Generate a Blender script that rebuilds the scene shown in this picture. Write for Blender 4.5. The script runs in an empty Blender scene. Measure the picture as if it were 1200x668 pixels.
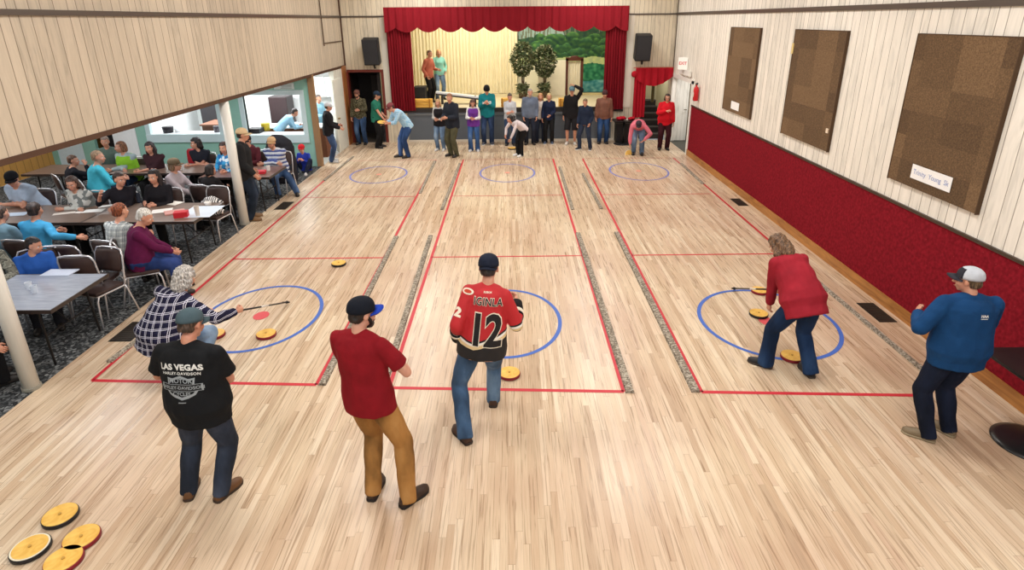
import bpy, bmesh, math, random
from mathutils import Vector, Matrix, noise
from mathutils.bvhtree import BVHTree
V = Vector
PI = math.pi
rnd = random.Random(7)
COL = bpy.context.scene.collection

# ------------------------------------------------------------------ camera numbers (photo treated as 1200x668)
CAMH, FOC, YAW, PIT, ROL, CX, CY = 3.7, 687.1, .0066, .3507, -.0074, 604.7, 274.0
_F = V((math.sin(YAW)*math.cos(PIT), math.cos(YAW)*math.cos(PIT), -math.sin(PIT)))
_R = V((math.cos(YAW), -math.sin(YAW), 0)); _U = _R.cross(_F)
_R, _U = _R*math.cos(ROL)+_U*math.sin(ROL), -_R*math.sin(ROL)+_U*math.cos(ROL)
def ray(x, y): return _F*FOC+_R*(x-CX)-_U*(y-CY)
def pz(x, y, z=0):                     # where the sight line through a photo point meets the height z
    d = ray(x, y); t = (z-CAMH)/d.z; return V((d.x*t, d.y*t, z))
def PROJ(p):
    d = V(p)-V((0, 0, CAMH)); z = d.dot(_F); return (CX+FOC*d.dot(_R)/z, CY-FOC*d.dot(_U)/z)
def py(x, y, Y):
    d = ray(x, y); t = Y/d.y; return V((d.x*t, Y, CAMH+d.z*t))

# ------------------------------------------------------------------ colours, materials
def lin(c):
    return tuple(((v/255)/12.92 if v/255 <= .04045 else ((v/255+.055)/1.055)**2.4) for v in c)
MATS = {}
def new_mat(name):
    m = bpy.data.materials.new(name); m.use_nodes = True
    nt = m.node_tree; return m, nt, nt.nodes, nt.links, nt.nodes['Principled BSDF']
def plain(col, rough=.6, metal=0, emit=0, spec=.4, key=None):
    k = ('p', col, rough, metal, emit)
    if k in MATS: return MATS[k]
    m, nt, N, L, b = new_mat(key or 'paint')
    no = N.new('ShaderNodeTexNoise'); no.inputs['Scale'].default_value = 9; no.inputs['Detail'].default_value = 4
    mx = N.new('ShaderNodeMix'); mx.data_type = 'RGBA'
    c = lin(col); mx.inputs[6].default_value = (*[v*.93 for v in c], 1); mx.inputs[7].default_value = (*[min(1, v*1.07) for v in c], 1)
    L.new(no.outputs['Fac'], mx.inputs[0]); L.new(mx.outputs[2], b.inputs['Base Color'])
    b.inputs['Roughness'].default_value = rough; b.inputs['Metallic'].default_value = metal
    b.inputs['Specular IOR Level'].default_value = spec
    if emit:
        b.inputs['Emission Color'].default_value = (*c, 1); b.inputs['Emission Strength'].default_value = emit
    MATS[k] = m; return m
def ramp(N, stops, interp='LINEAR'):
    r = N.new('ShaderNodeValToRGB'); r.color_ramp.interpolation = interp
    e = r.color_ramp.elements
    while len(e) < len(stops): e.new(.5)
    for el, (p, c) in zip(e, stops): el.position = p; el.color = (*lin(c), 1)
    return r
def objco(N, L, scale=(1, 1, 1), rot=(0, 0, 0)):
    t = N.new('ShaderNodeTexCoord'); mp = N.new('ShaderNodeMapping')
    mp.inputs['Scale'].default_value = scale; mp.inputs['Rotation'].default_value = rot
    L.new(t.outputs['Object'], mp.inputs['Vector']); return mp.outputs[0]
def fabric(col, kind='plain', col2=(255, 255, 255), col3=None, scale=1., rough=.85):
    k = ('f', col, kind, col2, col3, scale)
    if k in MATS: return MATS[k]
    m, nt, N, L, b = new_mat('cloth')
    b.inputs['Roughness'].default_value = rough; b.inputs['Specular IOR Level'].default_value = .15
    co = objco(N, L)
    def mathn(op, a, bb=None, c=None):
        n = N.new('ShaderNodeMath'); n.operation = op
        for i, x in enumerate((a, bb, c)):
            if x is None: continue
            if isinstance(x, (int, float)): n.inputs[i].default_value = x
            else: L.new(x, n.inputs[i])
        return n.outputs[0]
    def mix(f, a, bb):
        n = N.new('ShaderNodeMix'); n.data_type = 'RGBA'
        if isinstance(f, (int, float)): n.inputs[0].default_value = f
        else: L.new(f, n.inputs[0])
        for i, x in ((6, a), (7, bb)):
            if isinstance(x, tuple): n.inputs[i].default_value = (*lin(x), 1)
            else: L.new(x, n.inputs[i])
        return n.outputs[2]
    sep = N.new('ShaderNodeSeparateXYZ'); L.new(co, sep.inputs[0])
    no = N.new('ShaderNodeTexNoise'); no.inputs['Scale'].default_value = 7; no.inputs['Detail'].default_value = 6; L.new(co, no.inputs['Vector'])
    dark = tuple(int(v*.8) for v in col); light = tuple(min(255, int(v*1.12+4)) for v in col)
    base = mix(no.outputs['Fac'], dark, light)
    def band(axis, period, width, off=0.):
        f = mathn('FRACT', mathn('ADD', mathn('MULTIPLY', sep.outputs[axis], 1/period), off+40))
        return mathn('LESS_THAN', f, width)
    if kind == 'plaid':
        p = .085*scale
        big = mix(mathn('MULTIPLY', band(0, p, .5), .55), base, col3 or dark)
        big = mix(mathn('MULTIPLY', band(2, p, .5), .55), big, col3 or dark)
        for ax in (0, 2):
            for o in (.0, .18): big = mix(mathn('MULTIPLY', band(ax, p, .07, o), .8), big, col2)
        base = big
    elif kind == 'check':
        p = .035*scale
        base = mix(mathn('MULTIPLY', band(0, p, .5), .5), base, col2); base = mix(mathn('MULTIPLY', band(2, p, .5), .5), base, col2)
    elif kind == 'stripe':
        z = mathn('ADD', sep.outputs[2], mathn('MULTIPLY', no.outputs['Fac'], .04))
        f = mathn('FRACT', mathn('MULTIPLY', z, 1/(.07*scale)))
        base = mix(mathn('LESS_THAN', f, .45), base, col2)
        if col3: base = mix(mathn('LESS_THAN', mathn('FRACT', mathn('MULTIPLY', z, 1/(.035*scale))), .2), base, col3)
    elif kind == 'camo':
        n2 = N.new('ShaderNodeTexNoise'); n2.inputs['Scale'].default_value = 13*scale; n2.inputs['Detail'].default_value = 2; L.new(co, n2.inputs['Vector'])
        r = ramp(N, [(0, col), (.45, col2), (.53, col3 or (30, 30, 25)), (.6, col)], 'CONSTANT'); L.new(n2.outputs['Fac'], r.inputs[0]); base = r.outputs[0]
    elif kind == 'denim':
        n2 = N.new('ShaderNodeTexNoise'); n2.inputs['Scale'].default_value = 3.5; n2.inputs['Detail'].default_value = 5
        mp = N.new('ShaderNodeMapping'); mp.inputs['Scale'].default_value = (1, 1, .4); L.new(co, mp.inputs[0]); L.new(mp.outputs[0], n2.inputs['Vector'])
        r = ramp(N, [(.38, tuple(int(v*.72) for v in col)), (.52, col), (.68, col2)]); L.new(n2.outputs['Fac'], r.inputs[0]); base = r.outputs[0]
    elif kind == 'fair':      # woven blanket like blocks
        n2 = N.new('ShaderNodeTexVoronoi'); n2.inputs['Scale'].default_value = 14*scale; L.new(co, n2.inputs['Vector'])
        sp = N.new('ShaderNodeSeparateColor'); L.new(n2.outputs['Color'], sp.inputs[0])
        r = ramp(N, [(0, col), (.4, col2), (.7, col3 or col)], 'CONSTANT'); L.new(sp.outputs[0], r.inputs[0]); base = r.outputs[0]
    L.new(base, b.inputs['Base Color'])
    w = N.new('ShaderNodeTexNoise'); w.inputs['Scale'].default_value = 11; w.inputs['Detail'].default_value = 3; w.inputs['Distortion'].default_value = .8; L.new(co, w.inputs['Vector'])
    bp = N.new('ShaderNodeBump'); bp.inputs['Strength'].default_value = .35; bp.inputs['Distance'].default_value = .02
    L.new(w.outputs['Fac'], bp.inputs['Height']); L.new(bp.outputs[0], b.inputs['Normal'])
    MATS[k] = m; return m
def hairmat(col):
    k = ('h', col)
    if k in MATS: return MATS[k]
    m, nt, N, L, b = new_mat('hair')
    co = objco(N, L, (90, 90, 9)); no = N.new('ShaderNodeTexNoise'); no.inputs['Scale'].default_value = 1; no.inputs['Detail'].default_value = 3; L.new(co, no.inputs['Vector'])
    r = ramp(N, [(.35, tuple(int(v*(.5 if sum(col) < 360 else .74)) for v in col)), (.55, col), (.72, tuple(min(255, int(v*1.35+12)) for v in col))]); L.new(no.outputs['Fac'], r.inputs[0])
    L.new(r.outputs[0], b.inputs['Base Color']); b.inputs['Roughness'].default_value = .55
    bp = N.new('ShaderNodeBump'); bp.inputs['Strength'].default_value = .6; bp.inputs['Distance'].default_value = .01
    L.new(no.outputs['Fac'], bp.inputs['Height']); L.new(bp.outputs[0], b.inputs['Normal'])
    MATS[k] = m; return m
def skin(col=(214, 160, 134)):
    k = ('s', col)
    if k in MATS: return MATS[k]
    m, nt, N, L, b = new_mat('skin')
    no = N.new('ShaderNodeTexNoise'); no.inputs['Scale'].default_value = 12; L.new(objco(N, L), no.inputs['Vector'])
    r = ramp(N, [(.3, (int(col[0]*.93), int(col[1]*.86), int(col[2]*.84))), (.7, col)]); L.new(no.outputs['Fac'], r.inputs[0])
    L.new(r.outputs[0], b.inputs['Base Color']); b.inputs['Roughness'].default_value = .5
    b.inputs['Subsurface Weight'].default_value = .08; b.inputs['Subsurface Radius'].default_value = (.01, .004, .002)
    MATS[k] = m; return m

# ------------------------------------------------------------------ mesh builder
class MB:
    def __init__(s): s.v = []; s.f = []; s.mi = []; s.m = 0
    def add(s, vs, fs):
        o = len(s.v); s.v += [V(p) for p in vs]
        for f in fs: s.f.append([i+o for i in f]); s.mi.append(s.m)
        return s
    def ring(s, c, X, Y, rx, ry, n): return [c+X*(rx*math.cos(2*PI*i/n))+Y*(ry*math.sin(2*PI*i/n)) for i in range(n)]
    def loft(s, rings, cap=True):
        n = len(rings[0]); vs = [p for r in rings for p in r]; fs = []
        for k in range(len(rings)-1):
            for i in range(n):
                j = (i+1) % n; fs.append([k*n+i, k*n+j, (k+1)*n+j, (k+1)*n+i])
        if cap: fs.append(list(range(n))[::-1]); fs.append([(len(rings)-1)*n+i for i in range(n)])
        return s.add(vs, fs)
    def tube(s, pts, r, n=8, cap=True):
        pts = [V(p) for p in pts]; rs = r if isinstance(r, (list, tuple)) else [r]*len(pts)
        rings = []; prev = None
        for i, p in enumerate(pts):
            a = pts[max(0, i-1)]; c = pts[min(len(pts)-1, i+1)]; d = (c-a).normalized()
            if prev is None:
                h = V((0, 0, 1)) if abs(d.z) < .9 else V((1, 0, 0)); X = d.cross(h).normalized()
            else: X = (prev-d*prev.dot(d)).normalized()
            Y = d.cross(X); prev = X
            rings.append(s.ring(p, X, Y, rs[i], rs[i], n))
        return s.loft(rings, cap)
    def ball(s, c, r, M=None, n=12, k=8):
        c = V(c); r = r if isinstance(r, (list, tuple)) else (r, r, r); M = M or Matrix.Identity(3)
        vs = [c+M@V((0, 0, -r[2]))]; fs = []
        for j in range(1, k):
            a = -PI/2+PI*j/k
            for i in range(n):
                t = 2*PI*i/n; vs.append(c+M@V((r[0]*math.cos(a)*math.cos(t), r[1]*math.cos(a)*math.sin(t), r[2]*math.sin(a))))
        vs.append(c+M@V((0, 0, r[2])))
        for i in range(n):
            j = (i+1) % n; fs.append([0, 1+j, 1+i]); fs.append([len(vs)-1, 1+(k-2)*n+i, 1+(k-2)*n+j])
            for q in range(k-2): fs.append([1+q*n+i, 1+q*n+j, 1+(q+1)*n+j, 1+(q+1)*n+i])
        return s.add(vs, fs)
    def caps(s, pts, rs, n=12):           # chain of rounded, tapering bones
        pts = [V(p) for p in pts]
        for p, r in zip(pts, rs): s.ball(p, r, n=n, k=8)
        for i in range(len(pts)-1):
            if (pts[i+1]-pts[i]).length > 1e-4: s.tube([pts[i], pts[i+1]], [rs[i], rs[i+1]], n)
        return s
    def box(s, c, d, M=None):
        c = V(c); M = M or Matrix.Identity(3); x, y, z = [q/2 for q in d]
        vs = [c+M@V((a*x, b*y, e*z)) for e in (-1, 1) for b in (-1, 1) for a in (-1, 1)]
        return s.add(vs, [[0, 2, 3, 1], [4, 5, 7, 6], [0, 1, 5, 4], [2, 6, 7, 3], [0, 4, 6, 2], [1, 3, 7, 5]])
    def b2(s, a, b): return s.box([(p+q)/2 for p, q in zip(a, b)], [abs(q-p) for p, q in zip(a, b)])
    def cyl(s, c, r, h, n=24, r2=None):
        c = V(c); return s.tube([c, c+V((0, 0, h))], [r, r if r2 is None else r2], n)
    def me(s, name='m'):
        m = bpy.data.meshes.new(name); m.from_pydata([tuple(p) for p in s.v], [], s.f)
        m.polygons.foreach_set('material_index', s.mi); m.update(); return m
    def build(s, name, mats, parent=None, smooth=False, bevel=0, sub=0):
        m = s.me(name); return link(name, m, mats, parent, smooth, bevel, sub)
def link(name, m, mats, parent=None, smooth=False, bevel=0, sub=0):
    o = bpy.data.objects.new(name, m); COL.objects.link(o)
    for q in (mats if isinstance(mats, (list, tuple)) else [mats]): m.materials.append(q)
    if smooth: m.polygons.foreach_set('use_smooth', [True]*len(m.polygons))
    if parent: o.parent = parent
    if bevel:
        md = o.modifiers.new('b', 'BEVEL'); md.width = bevel; md.segments = 2; md.limit_method = 'ANGLE'
    if sub:
        md = o.modifiers.new('s', 'SUBSURF'); md.levels = md.render_levels = sub
    return o
def tag(o, label=None, cat=None, group=None, kind=None):
    for k, v in (('label', label), ('category', cat), ('group', group), ('kind', kind)):
        if v: o[k] = v
    return o
def empty(name, loc=(0, 0, 0), rz=0, label=None, cat=None, group=None):
    o = bpy.data.objects.new(name, None); COL.objects.link(o); o.location = loc; o.rotation_euler = (0, 0, rz); o.empty_display_size = .1
    return tag(o, label, cat, group)
def copy_tree(o, parent=None):
    c = o.copy(); COL.objects.link(c); c.parent = parent
    for ch in list(o.children): copy_tree(ch, c)
    return c
def struct(name, mb, mat, parent=None, **k):
    o = mb.build(name, mat, parent, **k) if isinstance(mb, MB) else link(name, mb, mat, parent, **k)
    if not parent: o['kind'] = 'structure'
    return o
def evald(o):
    bpy.context.view_layer.update(); dg = bpy.context.evaluated_depsgraph_get()
    return bpy.data.meshes.new_from_object(o.evaluated_get(dg))
def remesh(mb, vox, it=3, fac=.5):
    m = mb.me('tmp'); o = bpy.data.objects.new('tmp', m); COL.objects.link(o)
    md = o.modifiers.new('r', 'REMESH'); md.mode = 'VOXEL'; md.voxel_size = vox
    if it:
        sm = o.modifiers.new('s', 'SMOOTH'); sm.iterations = it; sm.factor = fac
    r = evald(o); bpy.data.objects.remove(o); bpy.data.meshes.remove(m); r.materials.clear()
    return r
def jitter(m, amp, freq, st=(1, 1, 1)):
    ns = [v.normal.copy() for v in m.vertices]; st = V(st)
    for v, n in zip(m.vertices, ns):
        p = V((v.co.x*st.x, v.co.y*st.y, v.co.z*st.z))*freq
        v.co += n*(amp*noise.noise(p))
    return m
def append(m, mb):                       # add loose builder faces to a finished mesh (material slots kept)
    bm = bmesh.new(); bm.from_mesh(m)
    vs = [bm.verts.new(p) for p in mb.v]
    for f, mi in zip(mb.f, mb.mi):
        try: q = bm.faces.new([vs[i] for i in f]); q.material_index = mi; q.smooth = True
        except ValueError: pass
    bm.to_mesh(m); bm.free(); return m
LP = dict(hall=88, annex=30, kit=130, stage=130, fill=115, world=.28, exp=.06)
# ------------------------------------------------------------------ people
def rotm(hy=0, hp=0, ht=0):
    return (Matrix.Rotation(math.radians(hy), 3, 'Z')@Matrix.Rotation(math.radians(-hp), 3, 'X')@Matrix.Rotation(math.radians(ht), 3, 'Y'))
def two_bone(a, c, l1, l2, hint):
    d = c-a; n = d.normalized(); D = min(d.length, (l1+l2)*.997); c = a+n*D
    x = (l1*l1-l2*l2+D*D)/(2*D); h = math.sqrt(max(0, l1*l1-x*x)); t = V(hint); t = t-n*t.dot(n)
    if t.length < 1e-4: t = V((0, 1, 0))
    return a+n*x+t.normalized()*h, c
PROF = [(-.10, .085, .07, 0), (-.05, .155, .105, -.01), (.03, .165, .115, -.008), (.12, .152, .106, 0), (.2, .146, .102, .004), (.28, .156, .11, .006),
        (.36, .172, .118, .004), (.43, .176, .11, -.004), (.485, .15, .085, -.01), (.52, .085, .062, -.012)]
EYEW, EYED, LIP = None, None, None
def person(loc, face, h=1.75, label='', hi=False, hip=None, off=(0, 0), lean=3, hunch=6, side=0, twist=0, fat=0, fem=False,
           feet=None, wfeet=None, hands=None, elb=None, hn=None, curl=.5, head=(0, 8, 0), skc=(214, 160, 134), cut='short', hairc=(60, 42, 30),
           shirt=None, sleeve='long', hem=-.09, th=.012, loose=0., collar=None, pants=None, legs='full', flare=0., shoes=(40, 36, 34), sole=None, cap=None, vest=None,
           beard=None, kneeh=None, seated=False, hood=None, hs=1., text=None, name_top='shirt', glasses=False, wide=1.):
    s = h/1.75; Z = V((0, 0, 1)); vox = (.0095 if hi else .0145)
    sk = skin(skc)
    fa = math.radians(face); L0 = Matrix.Rotation(-fa, 3, 'Z')
    ft = []                                                      # feet: ankle (x,y,z), yaw, pitch
    if wfeet:
        for w in wfeet:
            q = L0@(V((w[0], w[1], 0))-V((loc[0], loc[1], 0)))/s; ft.append((V((q.x, q.y, (w[3] if len(w) > 3 else 0)+.085)), w[2]-face, w[4] if len(w) > 4 else 0))
    else:
        feet = feet or ((-.11, 0, 10), (.11, 0, -10))
        for w in feet: ft.append((V((w[0], w[1], (w[3] if len(w) > 3 else 0)+.085)), w[2], w[4] if len(w) > 4 else 0))
    hz = hip if hip else (.57 if seated else .925)
    l1, l2 = .435, .42; hw = .088
    if not seated:
        for i, sx in enumerate((-1, 1)):
            a = ft[i][0]; dx = a.x-(sx*hw+off[0]); dy = a.y-off[1]
            hz = min(hz, a.z+math.sqrt(max(.05, (l1+l2-.006)**2-dx*dx-dy*dy)))
    pel = V((off[0], off[1], hz))
    # spine
    def fr(t):
        le = lean*(.75+.25*max(0, min(1, t/.3)))+hunch*max(0, t-.15)/.35
        return Matrix.Rotation(math.radians(twist*max(0, min(1, t/.42))), 3, 'Z')@Matrix.Rotation(math.radians(side), 3, 'Y')@Matrix.Rotation(math.radians(-le), 3, 'X')
    P = {}; p = pel.copy(); t = 0
    for k in range(66):
        P[k] = p.copy(); p = p+fr(k*.01)@Z*.01
    def sp(t):
        M = fr(t)
        if t < 0: return pel+M@Z*t, M
        k = min(64, int(t*100)); return P[k].lerp(P[k+1], t*100-k), M
    def wd(t, w, d, yo):
        g = math.exp(-((t-.12)/.16)**2)
        w2 = w*wide*(1+fat*(.35+.75*g)); d2 = d*(1+fat*(.45+1.3*g)); yo = yo+fat*.04*g
        if fem:
            w2 *= .9 if t > .3 else (.93 if t > .1 else 1.06); yo += .014*math.exp(-((t-.34)/.05)**2); d2 *= 1+.12*math.exp(-((t-.34)/.06)**2)
        return w2, d2, yo
    def torso(mb, t0, t1, th, lo=0, n=20, keep=False):
        rs = []; ts = [t0]+[q[0] for q in PROF if t0+.015 < q[0] < t1-.01]+[t1]
        for t in ts:
            for a, b in zip(PROF, PROF[1:]):
                if a[0] <= t <= b[0]+1e-6:
                    u = (t-a[0])/(b[0]-a[0]); q = [a[i]+(b[i]-a[i])*u for i in range(4)]; break
            else: q = PROF[0] if t < 0 else PROF[-1]
            w, d, yo = wd(t, q[1], q[2], q[3])
            if lo is not None and t < .3:
                k_ = max(0, min(1, (.24-t)/.2)); w = max(w, .15+(.187*(1+.3*fat)-.15)*k_); d = max(d, .105+(.122*(1+.3*fat)-.105)*k_); w += lo; d += lo; yo *= 1-k_
            c, M = sp(t); rs.append(mb.ring(c+M@V((0, yo, 0)), M@V((1, 0, 0)), M@V((0, 1, 0)), w+th, d+th, n))
        return mb.loft(rs)
    shw = .172*wide*(.9 if fem else 1)*(1+.25*fat)
    sc, sM = sp(.455)
    sh = [sc+sM@V((-shw, -.008, 0)), sc+sM@V((shw, -.008, 0))]
    hands = hands or ((-.25, .04, .82), (.25, .04, .82)); elb = elb or ((-.5, -1, -.3), (.5, -1, -.3))
    el, wr = [], []
    for i in (0, 1):
        hd = V(hands[i]); e, w = two_bone(sh[i], hd, .285, .255, V(elb[i])); el.append(e); wr.append(w)
    hipj = [pel+fr(0)@V((-hw, 0, -.02)), pel+fr(0)@V((hw, 0, -.02))]
    kn, an = [], []
    for i in (0, 1):
        yw = math.radians(ft[i][1]); kh = V(kneeh[i]) if kneeh else (V((0, .3, 1)) if seated else V((-math.sin(yw)*.8, math.cos(yw), .15)))
        k, a = two_bone(hipj[i], ft[i][0], l1, l2, kh); kn.append(k); an.append(a)
    fs = 1+.35*fat; ar = (.9 if fem else 1)*(1+.5*fat)
    # body
    mb = MB(); torso(mb, -.1, .52, -.004)
    nb, nM = sp(.5); HM = rotm(*head); HM = Matrix.Rotation(math.radians(twist), 3, 'Z')@HM
    ne = nb+(nM@Z*.6+HM@Z*.4)*.072
    HC = ne+HM@V((0, .022, .112))*hs
    mb.caps([nb-nM@Z*.02, ne, ne+HM@V((0, .012, .03))*hs], [.062*(1+.2*fat), .052*(1+.25*fat), .05])
    for i in (0, 1):
        mb.caps([sp(.5)[0], sh[i]], [.05, .042*ar])
        mb.caps([sh[i], sh[i].lerp(el[i], .5), el[i], el[i].lerp(wr[i], .35), wr[i]], [.05*ar, .043*ar, .036*ar, .036*ar, .024*ar])
        mb.caps([hipj[i], hipj[i].lerp(kn[i], .5), kn[i], kn[i].lerp(an[i], .33), an[i]], [.083*fs, .07*fs, .05*fs, .052*fs, .034])
        mb.caps([an[i], an[i]+rotm(ft[i][1], ft[i][2])@V((0, .1, -.045))], [.034, .028])
    def H(x, y, z): return HC+HM@(V((x, y, z))*hs)
    fb = 1+.12*fat
    for c, r in (((0, -.012, .022), (.074, .094, .088)), ((0, .022, -.045), (.056*fb, .06, .068)), ((0, .058, -.092), (.026, .022, .02)), ((-.034, .058, -.03), (.026*fb, .026, .028)), ((.034, .058, -.03), (.026*fb, .026, .028)),
                 ((-.077, -.004, -.012), (.009, .018, .03)), ((.077, -.004, -.012), (.009, .018, .03)), ((0, .075, .022), (.048, .014, .012)), ((0, .086, -.066), (.02, .01, .012))):
        mb.ball(H(*c), [q*hs for q in r], HM)
    mb.caps([H(0, .084, .006), H(0, .106, -.03)], [.009*hs, .0135*hs])
    # hands: palm in the skin surface, fingers rooted inside the palm
    fg = MB(); fg.m = 0
    for i, sx in enumerate((-1, 1)):
        d = (wr[i]-el[i]).normalized(); n = V(hn[i]) if hn else V((-sx, .1, -.05)); n = (n-d*n.dot(d)); n = n.normalized() if n.length > .05 else d.orthogonal().normalized()
        sd = d.cross(n).normalized(); M = Matrix((sd, n, d)).transposed(); w = wr[i]
        mb.ball(w+d*.05, (.038*ar, .018, .052), M)
        tw = 1 if sd.dot(V((0, 1, .3))) > 0 else -1
        cu = curl if not isinstance(curl, (tuple, list)) else curl[i]
        for q, ln in zip((-1.5, -.5, .5, 1.5), (.058, .072, .068, .056) if tw < 0 else (.056, .068, .072, .058)):
            b0 = w+d*.078+sd*q*.0195; a1 = cu*.9; a2 = cu*2.1
            d1 = d*math.cos(a1)+n*math.sin(a1); d2 = d*math.cos(a2)+n*math.sin(a2)
            fg.tube([b0, b0+d1*ln*.5, b0+d1*ln*.5+d2*ln*.45, b0+d1*ln*.5+d2*ln*.55], [.0092, .009, .0078, .003], 7)
        b0 = w+d*.02+sd*tw*.026; td = (d*.75+sd*tw*.6+n*.35).normalized()
        fg.tube([b0, b0+td*.035, b0+td*.04+(d*.8+n*.5)*.026, b0+td*.04+(d*.8+n*.5)*.034], [.0125, .011, .009, .004], 7)
    for sx in (-1, 1):
        fg.m = 1; fg.ball(H(sx*.029, .0700, -.004), [.0115*hs]*3, HM, 8, 6)
        fg.m = 2; fg.ball(H(sx*.029, .0785, -.004), [.0058*hs, .004*hs, .0058*hs], HM, 8, 6)
        fg.m = 3; fg.tube([H(sx*.014, .088, .014), H(sx*.03, .087, .019), H(sx*.046, .077, .013)], .0028*hs, 5)
    fg.m = 4; fg.tube([H(-.022, .086, -.068), H(0, .0965, -.066), H(.022, .086, -.068)], [.002*hs, .0055*hs, .002*hs], 6)
    if glasses:
        fg.m = 2
        for sx in (-1, 1):
            fg.tube([H(sx*.03+.019*math.cos(a*PI/4), .097, -.006+.016*math.sin(a*PI/4)) for a in range(9)], .0022*hs, 5); fg.tube([H(sx*.05, .095, 0), H(sx*.078, .0, 0)], .002*hs, 5)
    m = remesh(mb, vox, 3)
    for q in (sk, plain((235, 232, 228), .3), plain((40, 30, 25), .3), hairmat(hairc), plain((170, 92, 84), .5)): m.materials.append(q)
    append(m, fg)
    m.polygons.foreach_set('use_smooth', [True]*len(m.polygons))
    m.transform(Matrix.Scale(s, 4)); body = bpy.data.objects.new('person', m); COL.objects.link(body)
    body.location = (loc[0], loc[1], loc[2] if len(loc) > 2 else 0); body.rotation_euler = (0, 0, fa); tag(body, label, 'person')
    def fin(name, mesh, mats, par=body, amp=0, freq=14, st=(1, 1, .6)):
        if isinstance(mesh, MB): mesh = mesh.me()
        if amp: jitter(mesh, amp, freq, st)
        mesh.transform(Matrix.Scale(s, 4)); return link(name, mesh, mats, par, True)
    # top
    out = {}
    if shirt is not None:
        mb = MB(); torso(mb, hem, .515, th, loose)
        n_el = 1+.3*fat; q_ = sp(.487)[0]; mb.caps([q_+sM@V((-.045, -.01, 0)), q_+sM@V((.045, -.01, 0))], [.055+th]*2)
        for i in (0, 1):
            mb.caps([sp(.497)[0]+sM@V(((-.04, .04)[i], -.005, 0)), sh[i]], [.05+th, .044*ar+th])
            a0 = sh[i]-(el[i]-sh[i])*.06
            if sleeve == 'long':
                mb.caps([a0, sh[i], sh[i].lerp(el[i], .55), el[i]], [.046*ar+th, .048*ar+th, .046*ar+th, .040*ar+th])
                mb.tube([el[i], el[i].lerp(wr[i], .5), el[i].lerp(wr[i], .97)], [.040*ar+th, .038*ar+th, .030*ar+th*.8], 14)
            elif sleeve == 'short':
                e = sh[i].lerp(el[i], .72); mb.caps([a0, sh[i]], [.042*ar+th, .046*ar+th]); mb.tube([sh[i], sh[i].lerp(e, .3), e], [.046*ar+th, .05*ar+th, .054*ar+th], 14)
            elif sleeve == 'mid':
                e = el[i].lerp(wr[i], .4); mb.caps([a0, sh[i], el[i]], [.054*ar+th, .054*ar+th, .042*ar+th]); mb.tube([el[i], e], [.042*ar+th, .043*ar+th], 14)
            else: mb.caps([a0, sh[i]], [.045*ar+th, .04*ar+th])
        if hood: c, M = sp(.5); mb.ball(c+M@V((0, -.075, .0)), (.1, .05, .06), M)
        if collar: c, M = sp(.515); mb.tube([c-M@Z*.01, c+M@Z*.03], [.078+.02*fat, .068+.02*fat], 16)
        me_ = remesh(mb, vox, 5, .5)
        out['shirt'] = fin(name_top, me_, shirt, amp=.0075 if th > .011 else .005)
    if vest is not None:
        mb = MB(); torso(mb, hem-.01, .5, th+.016, loose); me_ = remesh(mb, vox, 3)
        fin('vest', me_, vest, amp=.006)
    if pants is not None:
        mb = MB(); torso(mb, -.1, .06, .012, None)
        for i in (0, 1):
            if legs == 'full':
                fl = .068+flare; lo = an[i]+(an[i]-kn[i]).normalized()*.055
                mb.caps([hipj[i], hipj[i].lerp(kn[i], .5), kn[i]], [.104*fs, .094*fs, .076*fs]); mb.tube([kn[i], kn[i].lerp(an[i], .4), lo], [.076*fs, .072*fs, fl], 14)
            else:
                k = kn[i].lerp(an[i], .12); mb.caps([hipj[i], hipj[i].lerp(kn[i], .5)], [.1*fs, .095*fs]); mb.tube([hipj[i].lerp(kn[i], .5), k], [.095*fs, .095*fs], 14)
        me_ = remesh(mb, vox, 3, .45); out['pants'] = fin('trousers', me_, pants, amp=.009, freq=12)
    # shoes
    for i in (0, 1):
        A = an[i]; M = rotm(ft[i][1], ft[i][2]); prof = [(-.075, .022, .05, .0), (-.06, .038, .09, 0), (-.02, .042, .105, 0), (.03, .042, .1, 0), (.08, .047, .075, 0), (.13, .05, .06, 0), (.17, .041, .05, 0), (.195, .018, .034, 0)]
        base = A+M@V((0, 0, -.085)); up = M@Z; rs = []
        for y, w, hh, _ in prof:
            c = base+M@V((0, y, 0)); r = []
            for q in range(12):
                an_ = 2*PI*q/12; x = w*math.cos(an_); z = math.sin(an_); z = .018+hh*.9*max(0, z)**.8 if z > 0 else .012+.012*z; r.append(c+M@V((x, 0, z)))
            rs.append(r)
        mb = MB(); mb.loft(rs); so = fin('shoe', mb, plain(shoes, .5))
        if hi or sole:
            mb = MB(); rs = []
            pts = [(-.08, .022), (-.067, .039), (-.02, .044), (.03, .043), (.08, .049), (.13, .052), (.174, .042), (.2, .016)]
            a = [base+M@V((w, y, 0)) for y, w in pts]+[base+M@V((-w, y, 0)) for y, w in pts[::-1]]
            mb.loft([a, [q+up*.022 for q in a]]); fin('sole', mb, plain(sole or (60, 50, 42), .7), so)
    # hair
    if cut not in ('bald',):
        mb = MB(); big = {'curly': 1.12, 'wavy': 1.08}.get(cut, 1.)
        mb.ball(H(0, -.018, .03), [.081*hs*big, .098*hs*big, .089*hs*big], HM)
        mb.ball(H(0, -.05, -.025), [.066*hs*big, .058*hs*big, .062*hs*big], HM)
        if cut in ('long', 'wavy'):
            mb.ball(H(0, -.022, .03), [.09*hs, .104*hs, .094*hs], HM)
            bk = HC-nM@Z*.17+nM@V((0, -.075, 0)); mb.caps([H(0, -.055, -.02), H(0, -.075, -.09), bk], [.085*hs, .082*hs, .06])
            for sx in (-1, 1): mb.caps([H(sx*.062, -.015, .02), H(sx*.072, -.022, -.06), HC-nM@Z*.16+nM@V((sx*.085, .0, 0))], [.032*hs, .04*hs, .034])
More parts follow.
